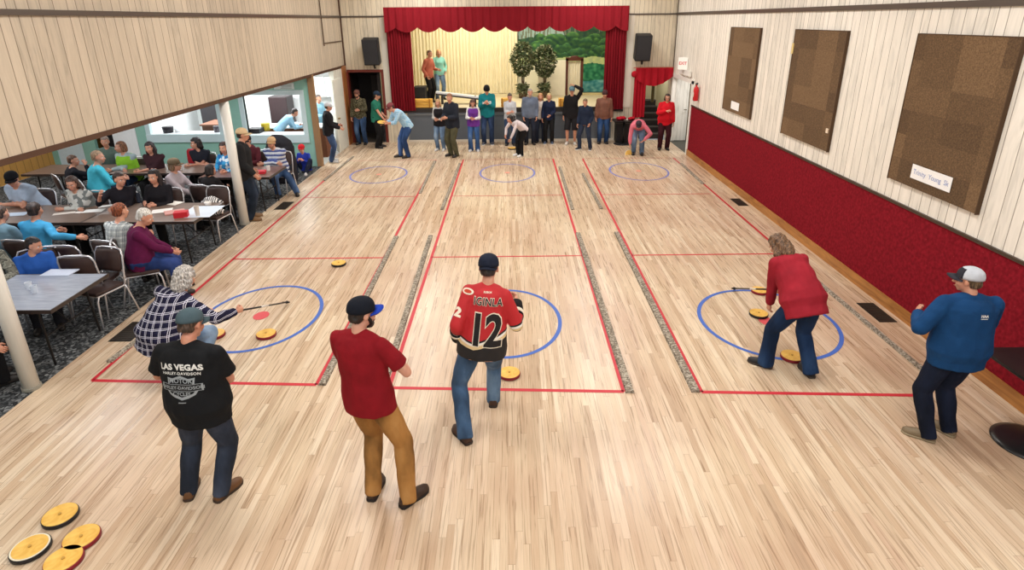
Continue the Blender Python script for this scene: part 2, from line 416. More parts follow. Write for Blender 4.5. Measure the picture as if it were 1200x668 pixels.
        if cut == 'bob':
            for sx in (-1, 1): mb.caps([H(sx*.062, -.015, .02), H(sx*.068, -.02, -.07)], [.03*hs, .036*hs])
            mb.caps([H(0, -.06, 0), H(0, -.06, -.07)], [.06*hs, .06*hs])
        if cut == 'curly':
            for sx in (-1, 1): mb.caps([H(sx*.062, -.025, .03), H(sx*.07, -.03, -.06)], [.04*hs, .046*hs])
            mb.caps([H(0, -.05, 0), H(0, -.065, -.09)], [.08*hs, .07*hs])
        if cut == 'bun': mb.ball(H(0, -.1, .07), [.04*hs]*3, HM)
        if cut == 'pony': mb.caps([H(0, -.11, .03), H(0, -.15, -.03), H(0, -.14, -.13)], [.025*hs, .028*hs, .014*hs])
        me_ = remesh(mb, .009 if hi else .012, 2)
        jitter(me_, {'curly': .014, 'wavy': .016}.get(cut, .005), {'curly': 38, 'wavy': 24}.get(cut, 30))
        bm = bmesh.new(); bm.from_mesh(me_); HI = HM.inverted(); kill = []
        lim = -.035 if cut in ('short', 'bun', 'pony') else -9
        for v in bm.verts:
            q = HI@(v.co-HC)/hs
            if (q.y > .028 and q.z < .058 and abs(q.x) < .066) or (q.y > -.005 and abs(q.x) > .06 and q.z < .03 and cut in ('short', 'bun', 'pony')) or (q.y > .02 and q.z < .01 and cut not in ('short',)) or (q.z < lim-.03 and q.y > -.2 and cut == 'short'): kill.append(v)
        bmesh.ops.delete(bm, geom=kill, context='VERTS'); bm.to_mesh(me_); bm.free()
        if len(me_.vertices): fin('hair', me_, hairmat(hairc))
    if beard:
        mb = MB(); mb.ball(H(0, .045, -.09), [.046*hs, .05*hs, .036*hs], HM)
        for sx in (-1, 1): mb.caps([H(sx*.05, .05, -.07), H(sx*.062, .02, -.02)], [.016*hs, .012*hs])
        mb.tube([H(-.025, .09, -.06), H(0, .1, -.052), H(.025, .09, -.06)], .0065*hs, 6)
        me_ = remesh(mb, .009, 1); jitter(me_, .005, 60); fin('beard', me_, hairmat(beard))
    if cap:
        cc, bc = cap[0], cap[1]; back = len(cap) > 2 and cap[2] == 'back'; kindc = cap[2] if len(cap) > 2 else ''
        mb = MB(); rings = []; T = HM@Matrix.Rotation(math.radians(6), 3, 'X')
        zs = [(.022, 1.0), (.045, 1.0), (.07, .95), (.09, .85), (.108, .66), (.12, .4), (.127, .12)] if kindc != 'beanie' else [(-.01, 1.05), (.02, 1.06), (.06, 1.02), (.09, .9), (.115, .7), (.13, .42), (.138, .12)]
        for z, k in zs: rings.append(mb.ring(HC+T@V((0, -.014, z))*hs, T@V((1, 0, 0)), T@V((0, 1, 0)), .087*k*hs, .104*k*hs, 24))
        mb.loft(rings); hat = fin('cap', mb, cc if isinstance(cc, (list, tuple)) and not isinstance(cc[0], int) else fabric(cc))
        if kindc == 'trucker':
            mb = MB(); mb.loft([[p for p in [HC+T@(V((.0885*k*math.sin(a), -.014+.1055*k*math.cos(a), z)))*hs for a in [(-1+2*j/12)*1.15 for j in range(13)]]] for z, k in zs[:5]], cap=False)
            fin('front_panel', mb, fabric(cap[3]), hat)
        if kindc != 'beanie':
            sg = -1 if back else 1; mb = MB(); top = []; bot = []
            for j in range(13):
                a = (-1+2*j/12)*1.2; x = .084*math.sin(a); yi = -.014+.1*math.cos(a); yo = yi+.075*math.cos(a*.95)**.8 if abs(a) < 1.19 else yi
                dz = -.022*(x/.084)**2
                top.append((V((x, yi*sg, .03+dz)), V((x*.96, yo*sg, .02+dz*1.3))))
            vs = []
            for a_, b_ in top: vs += [HC+T@a_*hs, HC+T@b_*hs, HC+T@(a_-V((0, 0, .006)))*hs, HC+T@(b_-V((0, 0, .006)))*hs]
            fcs = []
            for j in range(12):
                k = j*4; fcs += [[k, k+1, k+5, k+4], [k+2, k+6, k+7, k+3], [k+1, k+3, k+7, k+5], [k, k+4, k+6, k+2]]
            mb.add(vs, fcs); fin('brim', mb, fabric(bc), hat)
    body['_x'] = 0; del body['_x']
    info = dict(s=s, sp=sp, sh=sh, el=el, wr=wr, HC=HC, HM=HM, an=an, kn=kn, fa=fa)
    return body, out, info

def W(body, p):                           # person-local point -> world
    return Matrix.Translation(body.location)@Matrix.Rotation(body.rotation_euler.z, 4, 'Z')@V(p)
def text_mesh(txt, size, off=0., ext=0., space=1.):
    c = bpy.data.curves.new('t', 'FONT'); c.body = txt; c.size = size; c.align_x = 'CENTER'; c.align_y = 'CENTER'; c.offset = off; c.extrude = ext; c.space_character = space; c.resolution_u = 3
    o = bpy.data.objects.new('t', c); COL.objects.link(o); m = evald(o); bpy.data.objects.remove(o); bpy.data.curves.remove(c); m.materials.clear(); return m
def subdivide(m, maxlen):
    bm = bmesh.new(); bm.from_mesh(m); bmesh.ops.triangulate(bm, faces=bm.faces)
    for _ in range(5):
        es = [e for e in bm.edges if e.calc_length() > maxlen]
        if not es: break
        bmesh.ops.subdivide_edges(bm, edges=es, cuts=1); bmesh.ops.triangulate(bm, faces=bm.faces)
    bm.to_mesh(m); bm.free(); return m
def press_on(m, cloth, origin, right, up, lift, name, mat, parent, warp=None):
    # press a flat piece of lettering onto a garment, along the garment's own surface
    tree = BVHTree.FromPolygons([v.co.copy() for v in cloth.data.vertices], [list(p.vertices) for p in cloth.data.polygons])
    right = V(right).normalized(); up = V(up).normalized(); n = right.cross(up)
    subdivide(m, .022)
    for v in m.vertices:
        u, w = v.co.x, v.co.y
        if warp: u, w = warp(u, w)
        p = V(origin)+right*u+up*w; hit = tree.ray_cast(p+n*.5, -n, 1.2)
        v.co = (hit[0]+n*lift) if hit[0] else p
    return link(name, m, mat, parent, False)
# ------------------------------------------------------------------ the place
WL, WR, WB, TY, BZ = -5.13, 5.06, 18.85, 15.6, 2.4        # left wall, right wall, back wall, teal wall, beam height
def mnode(N, L, op, a, b=None, c=None):
    n = N.new('ShaderNodeMath'); n.operation = op
    for i, x in enumerate((a, b, c)):
        if x is None: continue
        if isinstance(x, (int, float)): n.inputs[i].default_value = x
        else: L.new(x, n.inputs[i])
    return n.outputs[0]
def wood_floor():
    m, nt, N, L, b = new_mat('maple strip floor')
    co = objco(N, L); sp = N.new('ShaderNodeSeparateXYZ'); L.new(co, sp.inputs[0])
    M = lambda *a: mnode(N, L, *a)
    xr = M('MULTIPLY', sp.outputs[0], 1/.0585); row = M('FLOOR', xr); fx = M('FRACT', xr)
    w1 = N.new('ShaderNodeTexWhiteNoise'); w1.noise_dimensions = '1D'; L.new(row, w1.inputs['W'])
    yr = M('ADD', M('MULTIPLY', sp.outputs[1], 1/1.25), M('MULTIPLY', w1.outputs['Value'], 9.)); col = M('FLOOR', yr); fy = M('FRACT', yr)
    cb = N.new('ShaderNodeCombineXYZ'); L.new(row, cb.inputs[0]); L.new(col, cb.inputs[1])
    w2 = N.new('ShaderNodeTexWhiteNoise'); w2.noise_dimensions = '2D'; L.new(cb.outputs[0], w2.inputs['Vector'])
    r = ramp(N, [(0, (196, 174, 150)), (.1, (206, 182, 156)), (.4, (217, 197, 172)), (.6, (221, 201, 177)), (.88, (231, 215, 193)), (1, (212, 188, 165))]); L.new(w2.outputs['Value'], r.inputs[0])
    mp = N.new('ShaderNodeMapping'); mp.inputs['Scale'].default_value = (42, 1.3, 1); L.new(co, mp.inputs[0])
    ad = N.new('ShaderNodeVectorMath'); ad.operation = 'ADD'; L.new(mp.outputs[0], ad.inputs[0]); L.new(w2.outputs['Color'], ad.inputs[1])
    g = N.new('ShaderNodeTexNoise'); g.inputs['Scale'].default_value = 1.3; g.inputs['Detail'].default_value = 6; g.inputs['Distortion'].default_value = .6; L.new(ad.outputs[0], g.inputs['Vector'])
    gr = ramp(N, [(.28, (176, 160, 148)), (.5, (255, 255, 255)), (.78, (226, 216, 208))]); L.new(g.outputs['Fac'], gr.inputs[0])
    mx = N.new('ShaderNodeMix'); mx.data_type = 'RGBA'; mx.blend_type = 'MULTIPLY'; mx.inputs[0].default_value = .75; L.new(r.outputs[0], mx.inputs[6]); L.new(gr.outputs[0], mx.inputs[7])
    big = N.new('ShaderNodeTexNoise'); big.inputs['Scale'].default_value = .55; big.inputs['Detail'].default_value = 3; L.new(co, big.inputs['Vector'])
    br = ramp(N, [(.35, (236, 226, 220)), (.65, (255, 255, 250))]); L.new(big.outputs['Fac'], br.inputs[0])
    m2 = N.new('ShaderNodeMix'); m2.data_type = 'RGBA'; m2.blend_type = 'MULTIPLY'; m2.inputs[0].default_value = 1; L.new(mx.outputs[2], m2.inputs[6]); L.new(br.outputs[0], m2.inputs[7])
    seam = M('MAXIMUM', M('LESS_THAN', fx, .045), M('LESS_THAN', fy, .004))
    m3 = N.new('ShaderNodeMix'); m3.data_type = 'RGBA'; m3.inputs[7].default_value = (*lin((150, 122, 98)), 1)
    L.new(M('MULTIPLY', seam, .5), m3.inputs[0]); L.new(m2.outputs[2], m3.inputs[6]); L.new(m3.outputs[2], b.inputs['Base Color'])
    b.inputs['Roughness'].default_value = .27; b.inputs['Specular IOR Level'].default_value = .42
    rr = N.new('ShaderNodeMapRange'); rr.inputs['To Min'].default_value = .2; rr.inputs['To Max'].default_value = .38; L.new(g.outputs['Fac'], rr.inputs['Value']); L.new(rr.outputs[0], b.inputs['Roughness'])
    bp = N.new('ShaderNodeBump'); bp.inputs['Strength'].default_value = .08; bp.inputs['Distance'].default_value = .004; L.new(g.outputs['Fac'], bp.inputs['Height']); L.new(bp.outputs[0], b.inputs['Normal'])
    return m
def panelling(axis, base, groove, wide=.17, light=1.):
    m, nt, N, L, b = new_mat('grooved wall panelling')
    co = objco(N, L); sp = N.new('ShaderNodeSeparateXYZ'); L.new(co, sp.inputs[0])
    vo = N.new('ShaderNodeTexVoronoi'); vo.voronoi_dimensions = '1D'; vo.feature = 'DISTANCE_TO_EDGE'; vo.inputs['Scale'].default_value = 1/wide; vo.inputs['Randomness'].default_value = .85; L.new(sp.outputs[axis], vo.inputs['W'])
    v2 = N.new('ShaderNodeTexVoronoi'); v2.voronoi_dimensions = '1D'; v2.inputs['Scale'].default_value = 1/wide; v2.inputs['Randomness'].default_value = .85; L.new(sp.outputs[axis], v2.inputs['W'])
    s2 = N.new('ShaderNodeSeparateColor'); L.new(v2.outputs['Color'], s2.inputs[0])
    mp = N.new('ShaderNodeMapping'); mp.inputs['Scale'].default_value = (5, 5, .8); L.new(co, mp.inputs[0])
    no = N.new('ShaderNodeTexNoise'); no.inputs['Scale'].default_value = 2.4; no.inputs['Detail'].default_value = 7; no.inputs['Distortion'].default_value = 1.5; L.new(mp.outputs[0], no.inputs['Vector'])
    mix = N.new('ShaderNodeMath'); mix.operation = 'MULTIPLY_ADD'; L.new(s2.outputs[0], mix.inputs[0]); mix.inputs[1].default_value = .35; L.new(no.outputs['Fac'], mix.inputs[2])
    r = ramp(N, [(.3, tuple(int(v*.88) for v in base)), (.6, base), (.95, tuple(min(255, int(v*1.06)) for v in base))]); L.new(mix.outputs[0], r.inputs[0])
    lt = mnode(N, L, 'LESS_THAN', vo.outputs['Distance'], .035)
    mx = N.new('ShaderNodeMix'); mx.data_type = 'RGBA'; L.new(mnode(N, L, 'MULTIPLY', lt, .8), mx.inputs[0]); L.new(r.outputs[0], mx.inputs[6]); mx.inputs[7].default_value = (*lin(groove), 1)
    L.new(mx.outputs[2], b.inputs['Base Color']); b.inputs['Roughness'].default_value = .55
    return m
def speck(name, stops, scale, rough=.95, vor=True):
    m, nt, N, L, b = new_mat(name); co = objco(N, L)
    t = N.new('ShaderNodeTexVoronoi' if vor else 'ShaderNodeTexNoise'); t.inputs['Scale'].default_value = scale; L.new(co, t.inputs['Vector'])
    if vor: s = N.new('ShaderNodeSeparateColor'); L.new(t.outputs['Color'], s.inputs[0]); o = s.outputs[0]
    else: t.inputs['Detail'].default_value = 8; o = t.outputs['Fac']
    r = ramp(N, stops); L.new(o, r.inputs[0]); L.new(r.outputs[0], b.inputs['Base Color']); b.inputs['Roughness'].default_value = rough; b.inputs['Specular IOR Level'].default_value = .2
    return m
def wainscot_mat():
    m, nt, N, L, b = new_mat('red patterned wall carpet'); co = objco(N, L)
    v = N.new('ShaderNodeTexVoronoi'); v.inputs['Scale'].default_value = 21; v.inputs['Randomness'].default_value = .75; L.new(co, v.inputs['Vector'])
    s = N.new('ShaderNodeSeparateColor'); L.new(v.outputs['Color'], s.inputs[0])
    d = mnode(N, L, 'MULTIPLY', mnode(N, L, 'LESS_THAN', v.outputs['Distance'], .28), mnode(N, L, 'GREATER_THAN', s.outputs[0], .45))
    no = N.new('ShaderNodeTexNoise'); no.inputs['Scale'].default_value = 25; no.inputs['Detail'].default_value = 5; L.new(co, no.inputs['Vector'])
    r = ramp(N, [(.35, (112, 18, 30)), (.65, (140, 26, 40))]); L.new(no.outputs['Fac'], r.inputs[0])
    mx = N.new('ShaderNodeMix'); mx.data_type = 'RGBA'; L.new(mnode(N, L, 'MULTIPLY', d, .6), mx.inputs[0]); L.new(r.outputs[0], mx.inputs[6]); mx.inputs[7].default_value = (*lin((188, 72, 78)), 1)
    L.new(mx.outputs[2], b.inputs['Base Color']); b.inputs['Roughness'].default_value = .9; b.inputs['Specular IOR Level'].default_value = .1
    return m
def woodgrain(c1, c2, scale=(1, 8, 1), rough=.45, s=3):
    k = ('w', c1, c2, scale)
    if k in MATS: return MATS[k]
    m, nt, N, L, b = new_mat('wood'); co = objco(N, L, scale)
    no = N.new('ShaderNodeTexNoise'); no.inputs['Scale'].default_value = s; no.inputs['Detail'].default_value = 6; no.inputs['Distortion'].default_value = 1.2; L.new(co, no.inputs['Vector'])
    r = ramp(N, [(.35, c1), (.65, c2)]); L.new(no.outputs['Fac'], r.inputs[0]); L.new(r.outputs[0], b.inputs['Base Color']); b.inputs['Roughness'].default_value = rough
    MATS[k] = m; return m

M_LEFT = panelling(1, (194, 180, 160), (112, 96, 80)); M_RIGHT = panelling(1, (236, 231, 221), (138, 128, 116)); M_BACK = panelling(0, (212, 200, 178), (120, 104, 84), .13)  # same panelling left and right; darker and lighter tints carry the unequal lighting
M_RAIL = plain((62, 48, 38), .4); M_TEAL = plain((142, 190, 176), .6); M_TEALW = plain((196, 218, 222), .5)
M_WHITE = plain((236, 234, 228), .5); M_BROWNT = plain((80, 54, 40), .5)
M_CARPET = speck('mottled dark carpet', [(0, (30, 32, 34)), (.45, (58, 60, 62)), (.75, (92, 94, 96)), (1, (132, 134, 134))], 34)
M_BASEW = woodgrain((150, 96, 46), (186, 128, 66), (4, .6, 4))
M_PINE = panelling(1, (200, 148, 74), (112, 72, 32), .2)
M_KITCHEN = plain((238, 240, 240), .5)

fl = struct('floor', MB().b2((WL, -1.5, -.12), (WR, WB, 0)), wood_floor())
struct('floor', MB().b2((-12.3, 1.2, -.12), (WL, TY+.1, -.004)), M_CARPET)
struct('floor', MB().b2((-12.3, TY+.1, -.12), (WL, WB, 0)), plain((190, 190, 184), .4))
# painted marks on the floor: parts of the floor
RED, BLUE = plain((196, 44, 58), .5), plain((66, 104, 188), .5)
def strip_line(a, b, w, z=.002, z2=0):
    a = V(a); b = V(b); d = (b-a).normalized(); n = V((-d.y, d.x, 0))*w/2
    return MB().add([a-n+V((0, 0, z)), b-n+V((0, 0, z)), b+n+V((0, 0, z)), a+n+V((0, 0, z))], [[0, 1, 2, 3]])
E1 = [(108, 446), (371, 451)], [(456, 454.5), (731, 459)], [(822, 459.5), (1080, 463.5)]
LX = [(-4.62, -2.13), (-1.36, 1.165), (2.0, 4.56)]
YN, Y1, Y2, YF = 5.27, 9.02, 12.6, 16.22
for k, (a, b) in enumerate(LX):
    p, q = pz(*E1[k][0]), pz(*E1[k][1])
    strip_line(p, q, .05).build('red_line', RED, fl)
    xa = (a, a); 
    strip_line((p.x, p.y, 0), (a, YF, 0), .045).build('red_line', RED, fl); strip_line((q.x, q.y, 0) if k < 2 else tuple(pz(942, 317)), (b, YF, 0), .045).build('red_line', RED, fl)
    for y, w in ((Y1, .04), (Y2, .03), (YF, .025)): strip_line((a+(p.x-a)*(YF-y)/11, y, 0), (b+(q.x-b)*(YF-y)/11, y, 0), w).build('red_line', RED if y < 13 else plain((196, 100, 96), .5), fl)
RINGS = [(-3.37, 7.02, .76, .92, 1), (-.09, 6.82, .70, .9, 1), (3.29, 6.72, .84, .92, 1), (-3.40, 14.63, .70, .86, 0), (-.115, 14.69, .695, .92, 0), (3.275, 14.74, .735, .93, 0)]
for cx, cy, rx, ry, near in RINGS:
    mb = MB(); n = 72; w = .05 if near else .045; vs = []; fs = []
    for i in range(n):
        a = 2*PI*i/n
        vs += [(cx+(rx-w/2)*math.cos(a), cy+(ry-w/2)*math.sin(a), .003), (cx+(rx+w/2)*math.cos(a), cy+(ry+w/2)*math.sin(a), .003)]
    fs = [[2*i, 2*i+1, (2*i+3) % (2*n), (2*i+2) % (2*n)] for i in range(n)]
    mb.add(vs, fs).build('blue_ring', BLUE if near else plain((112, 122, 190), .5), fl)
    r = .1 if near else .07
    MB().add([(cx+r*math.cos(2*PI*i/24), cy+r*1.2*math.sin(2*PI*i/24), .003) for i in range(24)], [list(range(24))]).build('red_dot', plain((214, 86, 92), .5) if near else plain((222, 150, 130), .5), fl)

# walls -------------------------------------------------------------
H = 5.4
struct('wall_left', MB().b2((WL-.16, -1.5, BZ), (WL, WB, H)), M_LEFT)
struct('trim_1', MB().b2((WL-.17, -1.5, BZ-.05), (WL+.012, WB, BZ+.015)), M_BROWNT)
struct('wall_right', MB().b2((WR, -1.5, 0), (WR+.15, 16.72, H)).b2((WR, 16.72, 2.0), (WR+.15, 18.72, H)).b2((WR, 18.72, 0), (WR+.15, WB, H)), M_RIGHT)
struct('wall_right_carpet', MB().b2((WR-.012, -1.5, .15), (WR, 16.62, 1.39)), wainscot_mat())['kind'] = 'structure'
struct('trim_2', MB().b2((WR-.03, -1.5, 1.385), (WR, 16.62, 1.42)), M_RAIL)
struct('baseboard_right', MB().b2((WR-.03, -1.5, 0), (WR, 16.62, .16)), M_BASEW)
M_RAILG = plain((70, 58, 50), .3, spec=.8)
for i, (a, b) in enumerate([((WL, -1.5, 3.775), (WL+.035, WB, 3.835)), ((WR-.035, -1.5, 3.79), (WR, WB, 3.86)), ((WL, WB-.03, 3.785), (-3.74, WB, 3.83)), ((3.47, WB-.03, 3.80), (WR, WB, 3.84))]):
    struct('trim_%d' % (3+i), MB().b2(a, b), M_RAILG)
struct('trim_7', MB().b2((WL, WB-.035, BZ), (WL+.035, WB, H)), M_BROWNT)
struct('trim_8', MB().b2((WR-.02, WB-.02, 0), (WR, WB, H)), plain((70, 56, 46), .5))
# back wall with the left doorway, the stage opening and the right doorway
SZ = 1.05
bw = MB()
for a, b in (((WL, 0), (-5.08, H)), ((-5.08, 2.27), (-3.95, H)), ((-3.95, 0), (-3.3, H)), ((-3.3, 3.75), (3.2, H)), ((3.2, SZ), (4.1, H)), ((3.2, 0), (4.1, SZ)), ((4.1, 2.25), (WR, H)), ((4.98, 0), (WR, 2.25))):
    bw.b2((a[0], WB, a[1]), (b[0], WB+.15, b[1]))
struct('wall_back', bw, M_BACK)
struct('ceiling', MB().b2((WL-.2, -1.5, H), (WR+.2, 23.6, H+.1)), M_WHITE)
struct('trim_9', MB().b2((-3.95, WB-.02, 1.06), (-3.74, WB, 3.8)), plain((214, 208, 194), .5))
struct('trim_10', MB().b2((3.5, WB-.02, SZ), (3.76, WB, 3.8)), plain((224, 216, 202), .5))
M_DKRED = plain((112, 44, 34), .5)
struct('door_1', MB().b2((-5.08, WB-.03, 2.19), (-3.97, WB+.16, 2.27)).b2((-4.03, WB-.03, 0), (-3.95, WB+.16, 2.2)).b2((-5.12, WB-.03, 0), (-5.05, WB+.16, 2.2)), M_DKRED)
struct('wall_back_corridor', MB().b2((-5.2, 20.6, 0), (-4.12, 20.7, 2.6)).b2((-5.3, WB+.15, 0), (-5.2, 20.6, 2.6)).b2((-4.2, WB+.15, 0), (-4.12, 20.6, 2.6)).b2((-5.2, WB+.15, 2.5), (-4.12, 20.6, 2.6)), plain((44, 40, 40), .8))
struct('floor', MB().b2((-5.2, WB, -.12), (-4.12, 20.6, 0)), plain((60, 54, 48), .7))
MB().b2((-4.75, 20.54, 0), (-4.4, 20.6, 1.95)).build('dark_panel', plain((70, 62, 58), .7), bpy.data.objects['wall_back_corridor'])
# left wall between the teal wall and the corner: lit kitchen door
struct('door_2', MB().b2((WL-.12, TY-.03, 0), (WL+.02, TY+.1, BZ)), plain((150, 118, 84), .5))
struct('trim_11', MB().b2((WL-.1, 18.42, 0), (WL+.03, WB, BZ)), woodgrain((140, 84, 44), (170, 108, 60), (3, 3, 1)))
struct('wall_left_pier', MB().b2((WL-.14, 17.55, 0), (WL, 18.42, BZ)), panelling(1, (222, 220, 208), (170, 168, 150), .12))
o = MB().b2((WL-.01, 17.3, 0), (WL+.03, 18.15, 2.1)).build('door_3', plain((226, 226, 216), .5), None, bevel=.01); o['kind'] = 'structure'
MB().ball((WL+.07, 17.42, 1.0), .035).build('door_handle', plain((170, 150, 110), .3, 1), o, True)
# stage
RC = plain((126, 24, 34), .9, spec=.12)
struct('floor_stage', MB().b2((-4, WB+.02, SZ-.08), (4, 23.2, SZ)), plain((206, 192, 160), .6))['kind'] = 'structure'
st = MB().b2((-3.3, WB-.01, .06), (3.2, WB+.1, .9)); sf = struct('wall_stage', st, plain((92, 98, 106), .7))
for x in (-3.28, -2.1, -1.0, .1, 1.25, 2.35, 3.18): MB().b2((x-.02, WB-.03, .06), (x+.02, WB-.01, .9)).build('batten', plain((112, 116, 120), .6), sf)
MB().b2((-3.3, WB-.04, .86), (3.2, WB-.01, .9)).build('batten', plain((122, 126, 130), .6), sf)
struct('trim_12', MB().b2((-3.75, WB-.06, .93), (3.55, WB+.05, 1.075)), plain((40, 34, 32), .5))
struct('baseboard_back', MB().b2((-3.3, WB-.04, 0), (4.1, WB, .07)), plain((214, 204, 188), .5))
struct('wall_stage_side', MB().b2((-4.1, WB+.15, SZ), (-4, 23.2, H)).b2((4, WB+.15, SZ), (4.1, 23.2, H)).b2((-4.1, 23.2, SZ), (4.1, 23.3, H)), plain((196, 184, 150), .8))
def curtain(x0, x1, z0, z1, y, amp, n, zf=None, thick=.01, seed=1):
    r = random.Random(seed); NX = int(n*10); vs = []; NZ = 14
    ph = [r.uniform(-.5, .5) for _ in range(20)]
    for j in range(NZ+1):
        for i in range(NX+1):
            u = i/NX; x = x0+(x1-x0)*u; lo = zf(x) if zf else z0; z = z1+(lo-z1)*j/NZ
            yy = y+amp*math.sin(2*PI*n*u+ph[int(u*19)]*.6)*(.6+.4*j/NZ)+.3*amp*math.sin(2*PI*n*2.3*u+1)
            vs.append((x, yy, z))
    w = NX+1; fs = [[j*w+i, j*w+i+1, (j+1)*w+i+1, (j+1)*w+i] for j in range(NZ) for i in range(NX)]
    return MB().add(vs, fs)
t = curtain(-3.74, -3.0, 1.02, 3.95, WB-.16, .05, 9, seed=2).build('stage_curtain', RC, None, True); tag(t, 'red pleated stage curtain hanging at the left side of the stage opening', 'curtain')
t = curtain(2.88, 3.52, 1.02, 3.95, WB-.16, .05, 8, seed=3).build('stage_curtain', RC, None, True); tag(t, 'red pleated stage curtain hanging at the right side of the stage opening', 'curtain')
def scal(x):
    u = (x+2.78)/.66; f = abs(math.sin(PI*u)); return 3.5-.15*f**.75
t = curtain(-3.76, 3.54, 3.3, 4.06, WB-.26, .025, 30, scal, seed=4).build('curtain_valance', RC, None, True); tag(t, 'long red scalloped valance across the top of the stage opening', 'valance')
CREAM = plain((240, 229, 198), .8)
t = curtain(-3.9, .26, SZ+.01, 5.1, 22.75, .05, 34, seed=5).build('backdrop_curtain', CREAM, None, True); tag(t, 'cream pleated backdrop curtain at the back of the stage', 'curtain')
t = curtain(-3.95, -3.3, SZ+.01, 4.3, 20.1, .06, 5, seed=8).build('wing_curtain', CREAM, None, True); tag(t, 'narrow cream wing curtain behind the two people on the stage', 'curtain')
# painted landscape panel
def mural():
    x0, x1, z0, z1, Y = .27, 3.95, SZ+.02, 4.0, 22.9; nx, nz = 160, 130; r = random.Random(5)
    blobs = [(r.uniform(.18, 1), r.uniform(.42, .68), r.uniform(.03, .08)) for _ in range(110)]+[(r.uniform(.6, 1), r.uniform(.2, .34), r.uniform(.02, .05)) for _ in range(26)]
    bm = bmesh.new(); cl = []
    g = [[bm.verts.new((x0+(x1-x0)*i/nx, Y, z0+(z1-z0)*j/nz)) for i in range(nx+1)] for j in range(nz+1)]
    def colr(u, v):
        n1 = noise.noise(V((u*6, v*6, 0))); n2 = noise.noise(V((u*26, v*26, 3)))
        if v > .43+.03*n1:
            c = (150, 176, 168) if u < .5-.3*(v-.6) else (58, 84, 66)
            tr = noise.noise(V((u*60, v*5, 9)))
            if tr > .05: c = (112, 118, 98)
            if v < .66+.16*n1+.1*u: c = (44+int(30*n2), 78+int(34*n2), 52)
            for bu, bv, br in blobs:
                d = math.hypot((u-bu), (v-bv)*1.1)
                if d < br and bv > .4: k = 1-d/br; up = max(0, (v-bv)/br); c = (34+int(60*up+40*n2), 76+int(70*up+40*n2), 42+int(36*up)); break
        elif v > .35+.03*n1: c = (186+int(30*n2), 200+int(24*n2), 140)
        elif v > .15+.04*n1: c = (40+int(60*n2), 122+int(60*n2), 84+int(40*n2)) if u > .55 else (228, 222, 196)
        else: c = (86+int(80*n2), 158+int(60*n2), 160+int(50*n2)) if u > .55 else (232, 226, 202)
        return tuple(max(0, min(255, q)) for q in c)
    for j in range(nz):
        for i in range(nx): bm.faces.new((g[j][i], g[j][i+1], g[j+1][i+1], g[j+1][i])); cl.append(colr((i+.5)/nx, (j+.5)/nz))
    me = bpy.data.meshes.new('scenery_panel'); bm.to_mesh(me); bm.free()
    at = me.color_attributes.new('paint', 'FLOAT_COLOR', 'CORNER')
    for p, c in zip(me.polygons, cl):
        for li in p.loop_indices: at.data[li].color = (*lin(c), 1)
    m, nt, N, L, b = new_mat('painted scenery'); a = N.new('ShaderNodeVertexColor'); a.layer_name = 'paint'; L.new(a.outputs[0], b.inputs['Base Color']); b.inputs['Roughness'].default_value = .8
    return link('scenery_panel', me, m)
tag(mural(), 'painted scenery panel of green trees and water at the right rear of the stage', 'backdrop')
# cream flat with a small window frame showing water, standing on stage right
t = empty('scenery_wall', (0, 0, 0), 0, 'cream stage flat with a dark framed window and gathered curtain on the stage', 'stage flat')
MB().b2((1.0, 22.1, SZ), (2.0, 22.16, SZ+1.25)).build('flat_panel', plain((240, 232, 208), .7), t)
MB().b2((2.0, 22.08, SZ), (2.09, 22.18, SZ+1.3)).b2((2.55, 22.08, SZ), (2.64, 22.18, SZ+1.3)).b2((2.0, 22.08, SZ+1.22), (2.64, 22.18, SZ+1.34)).build('window_frame', plain((86, 40, 26), .5), t)
MB().ball((2.32, 22.13, SZ+1.34), (.16, .03, .06)).build('frame_crest', plain((86, 40, 26), .5), t, True)
curtain(2.1, 2.54, SZ+.02, SZ+1.2, 22.15, .02, 5, seed=6).build('window_curtain', plain((226, 216, 190), .8), t, True)
MB().b2((3.42, 22.08, SZ), (3.5, 22.16, SZ+1.45)).b2((2.64, 22.08, SZ), (3.5, 22.16, SZ+.08)).build('frame_post', plain((206, 190, 140), .6), t)
# artificial trees in pots on stage
def leafy(x, y, h, wd, label, seed):
    r = random.Random(seed); t = empty('artificial_tree', (x, y, SZ), 0, label, 'tree', None)
    mb = MB(); mb.cyl((0, 0, 0), .13, .22, 16, .16); mb.build('pot', plain((88, 70, 52), .7), t)
    mb = MB()
    for k in range(3): mb.tube([(.02*k, 0, .2), (.05*(k-1), .02, h*.5), (.12*(k-1), 0, h*.8)], [.022, .018, .01], 6)
    mb.build('trunk', plain((82, 66, 48), .8), t)
    for nm, c, cnt in (('foliage', (86, 98, 66), 1700), ('foliage', (140, 142, 108), 700)):
        mb = MB()
        for _ in range(cnt):
            a = r.uniform(0, 2*PI); q = r.random()
            if r.random() < .22: p = V((math.cos(a)*.2*q**.5, math.sin(a)*.2*q**.5, r.uniform(.15, .5)))
            else:
                z = h*.72+r.uniform(-1, 1)*h*.3; rr = wd*math.sqrt(max(0, 1-((z-h*.72)/(h*.31))**2))*(.35+.65*q**.4); p = V((math.cos(a)*rr, math.sin(a)*rr*.6, z))
            d = V((r.uniform(-1, 1), r.uniform(-1, 1), r.uniform(-.6, .6))).normalized(); e = d.cross(V((r.uniform(-1, 1), r.uniform(-1, 1), 1))).normalized()
            L_ = r.uniform(.07, .13); mb.add([p, p+d*L_*.5+e*L_*.3, p+d*L_, p+d*L_*.5-e*L_*.3], [[0, 1, 2, 3]])
        mb.build(nm, plain(c, .7), t)
leafy(.42, 21.4, 1.85, .42, 'bushy artificial tree at the edge of the cream backdrop curtain on stage', 3)
leafy(1.2, 21.5, 1.75, .4, 'bushy artificial tree in front of the cream stage flat', 4)
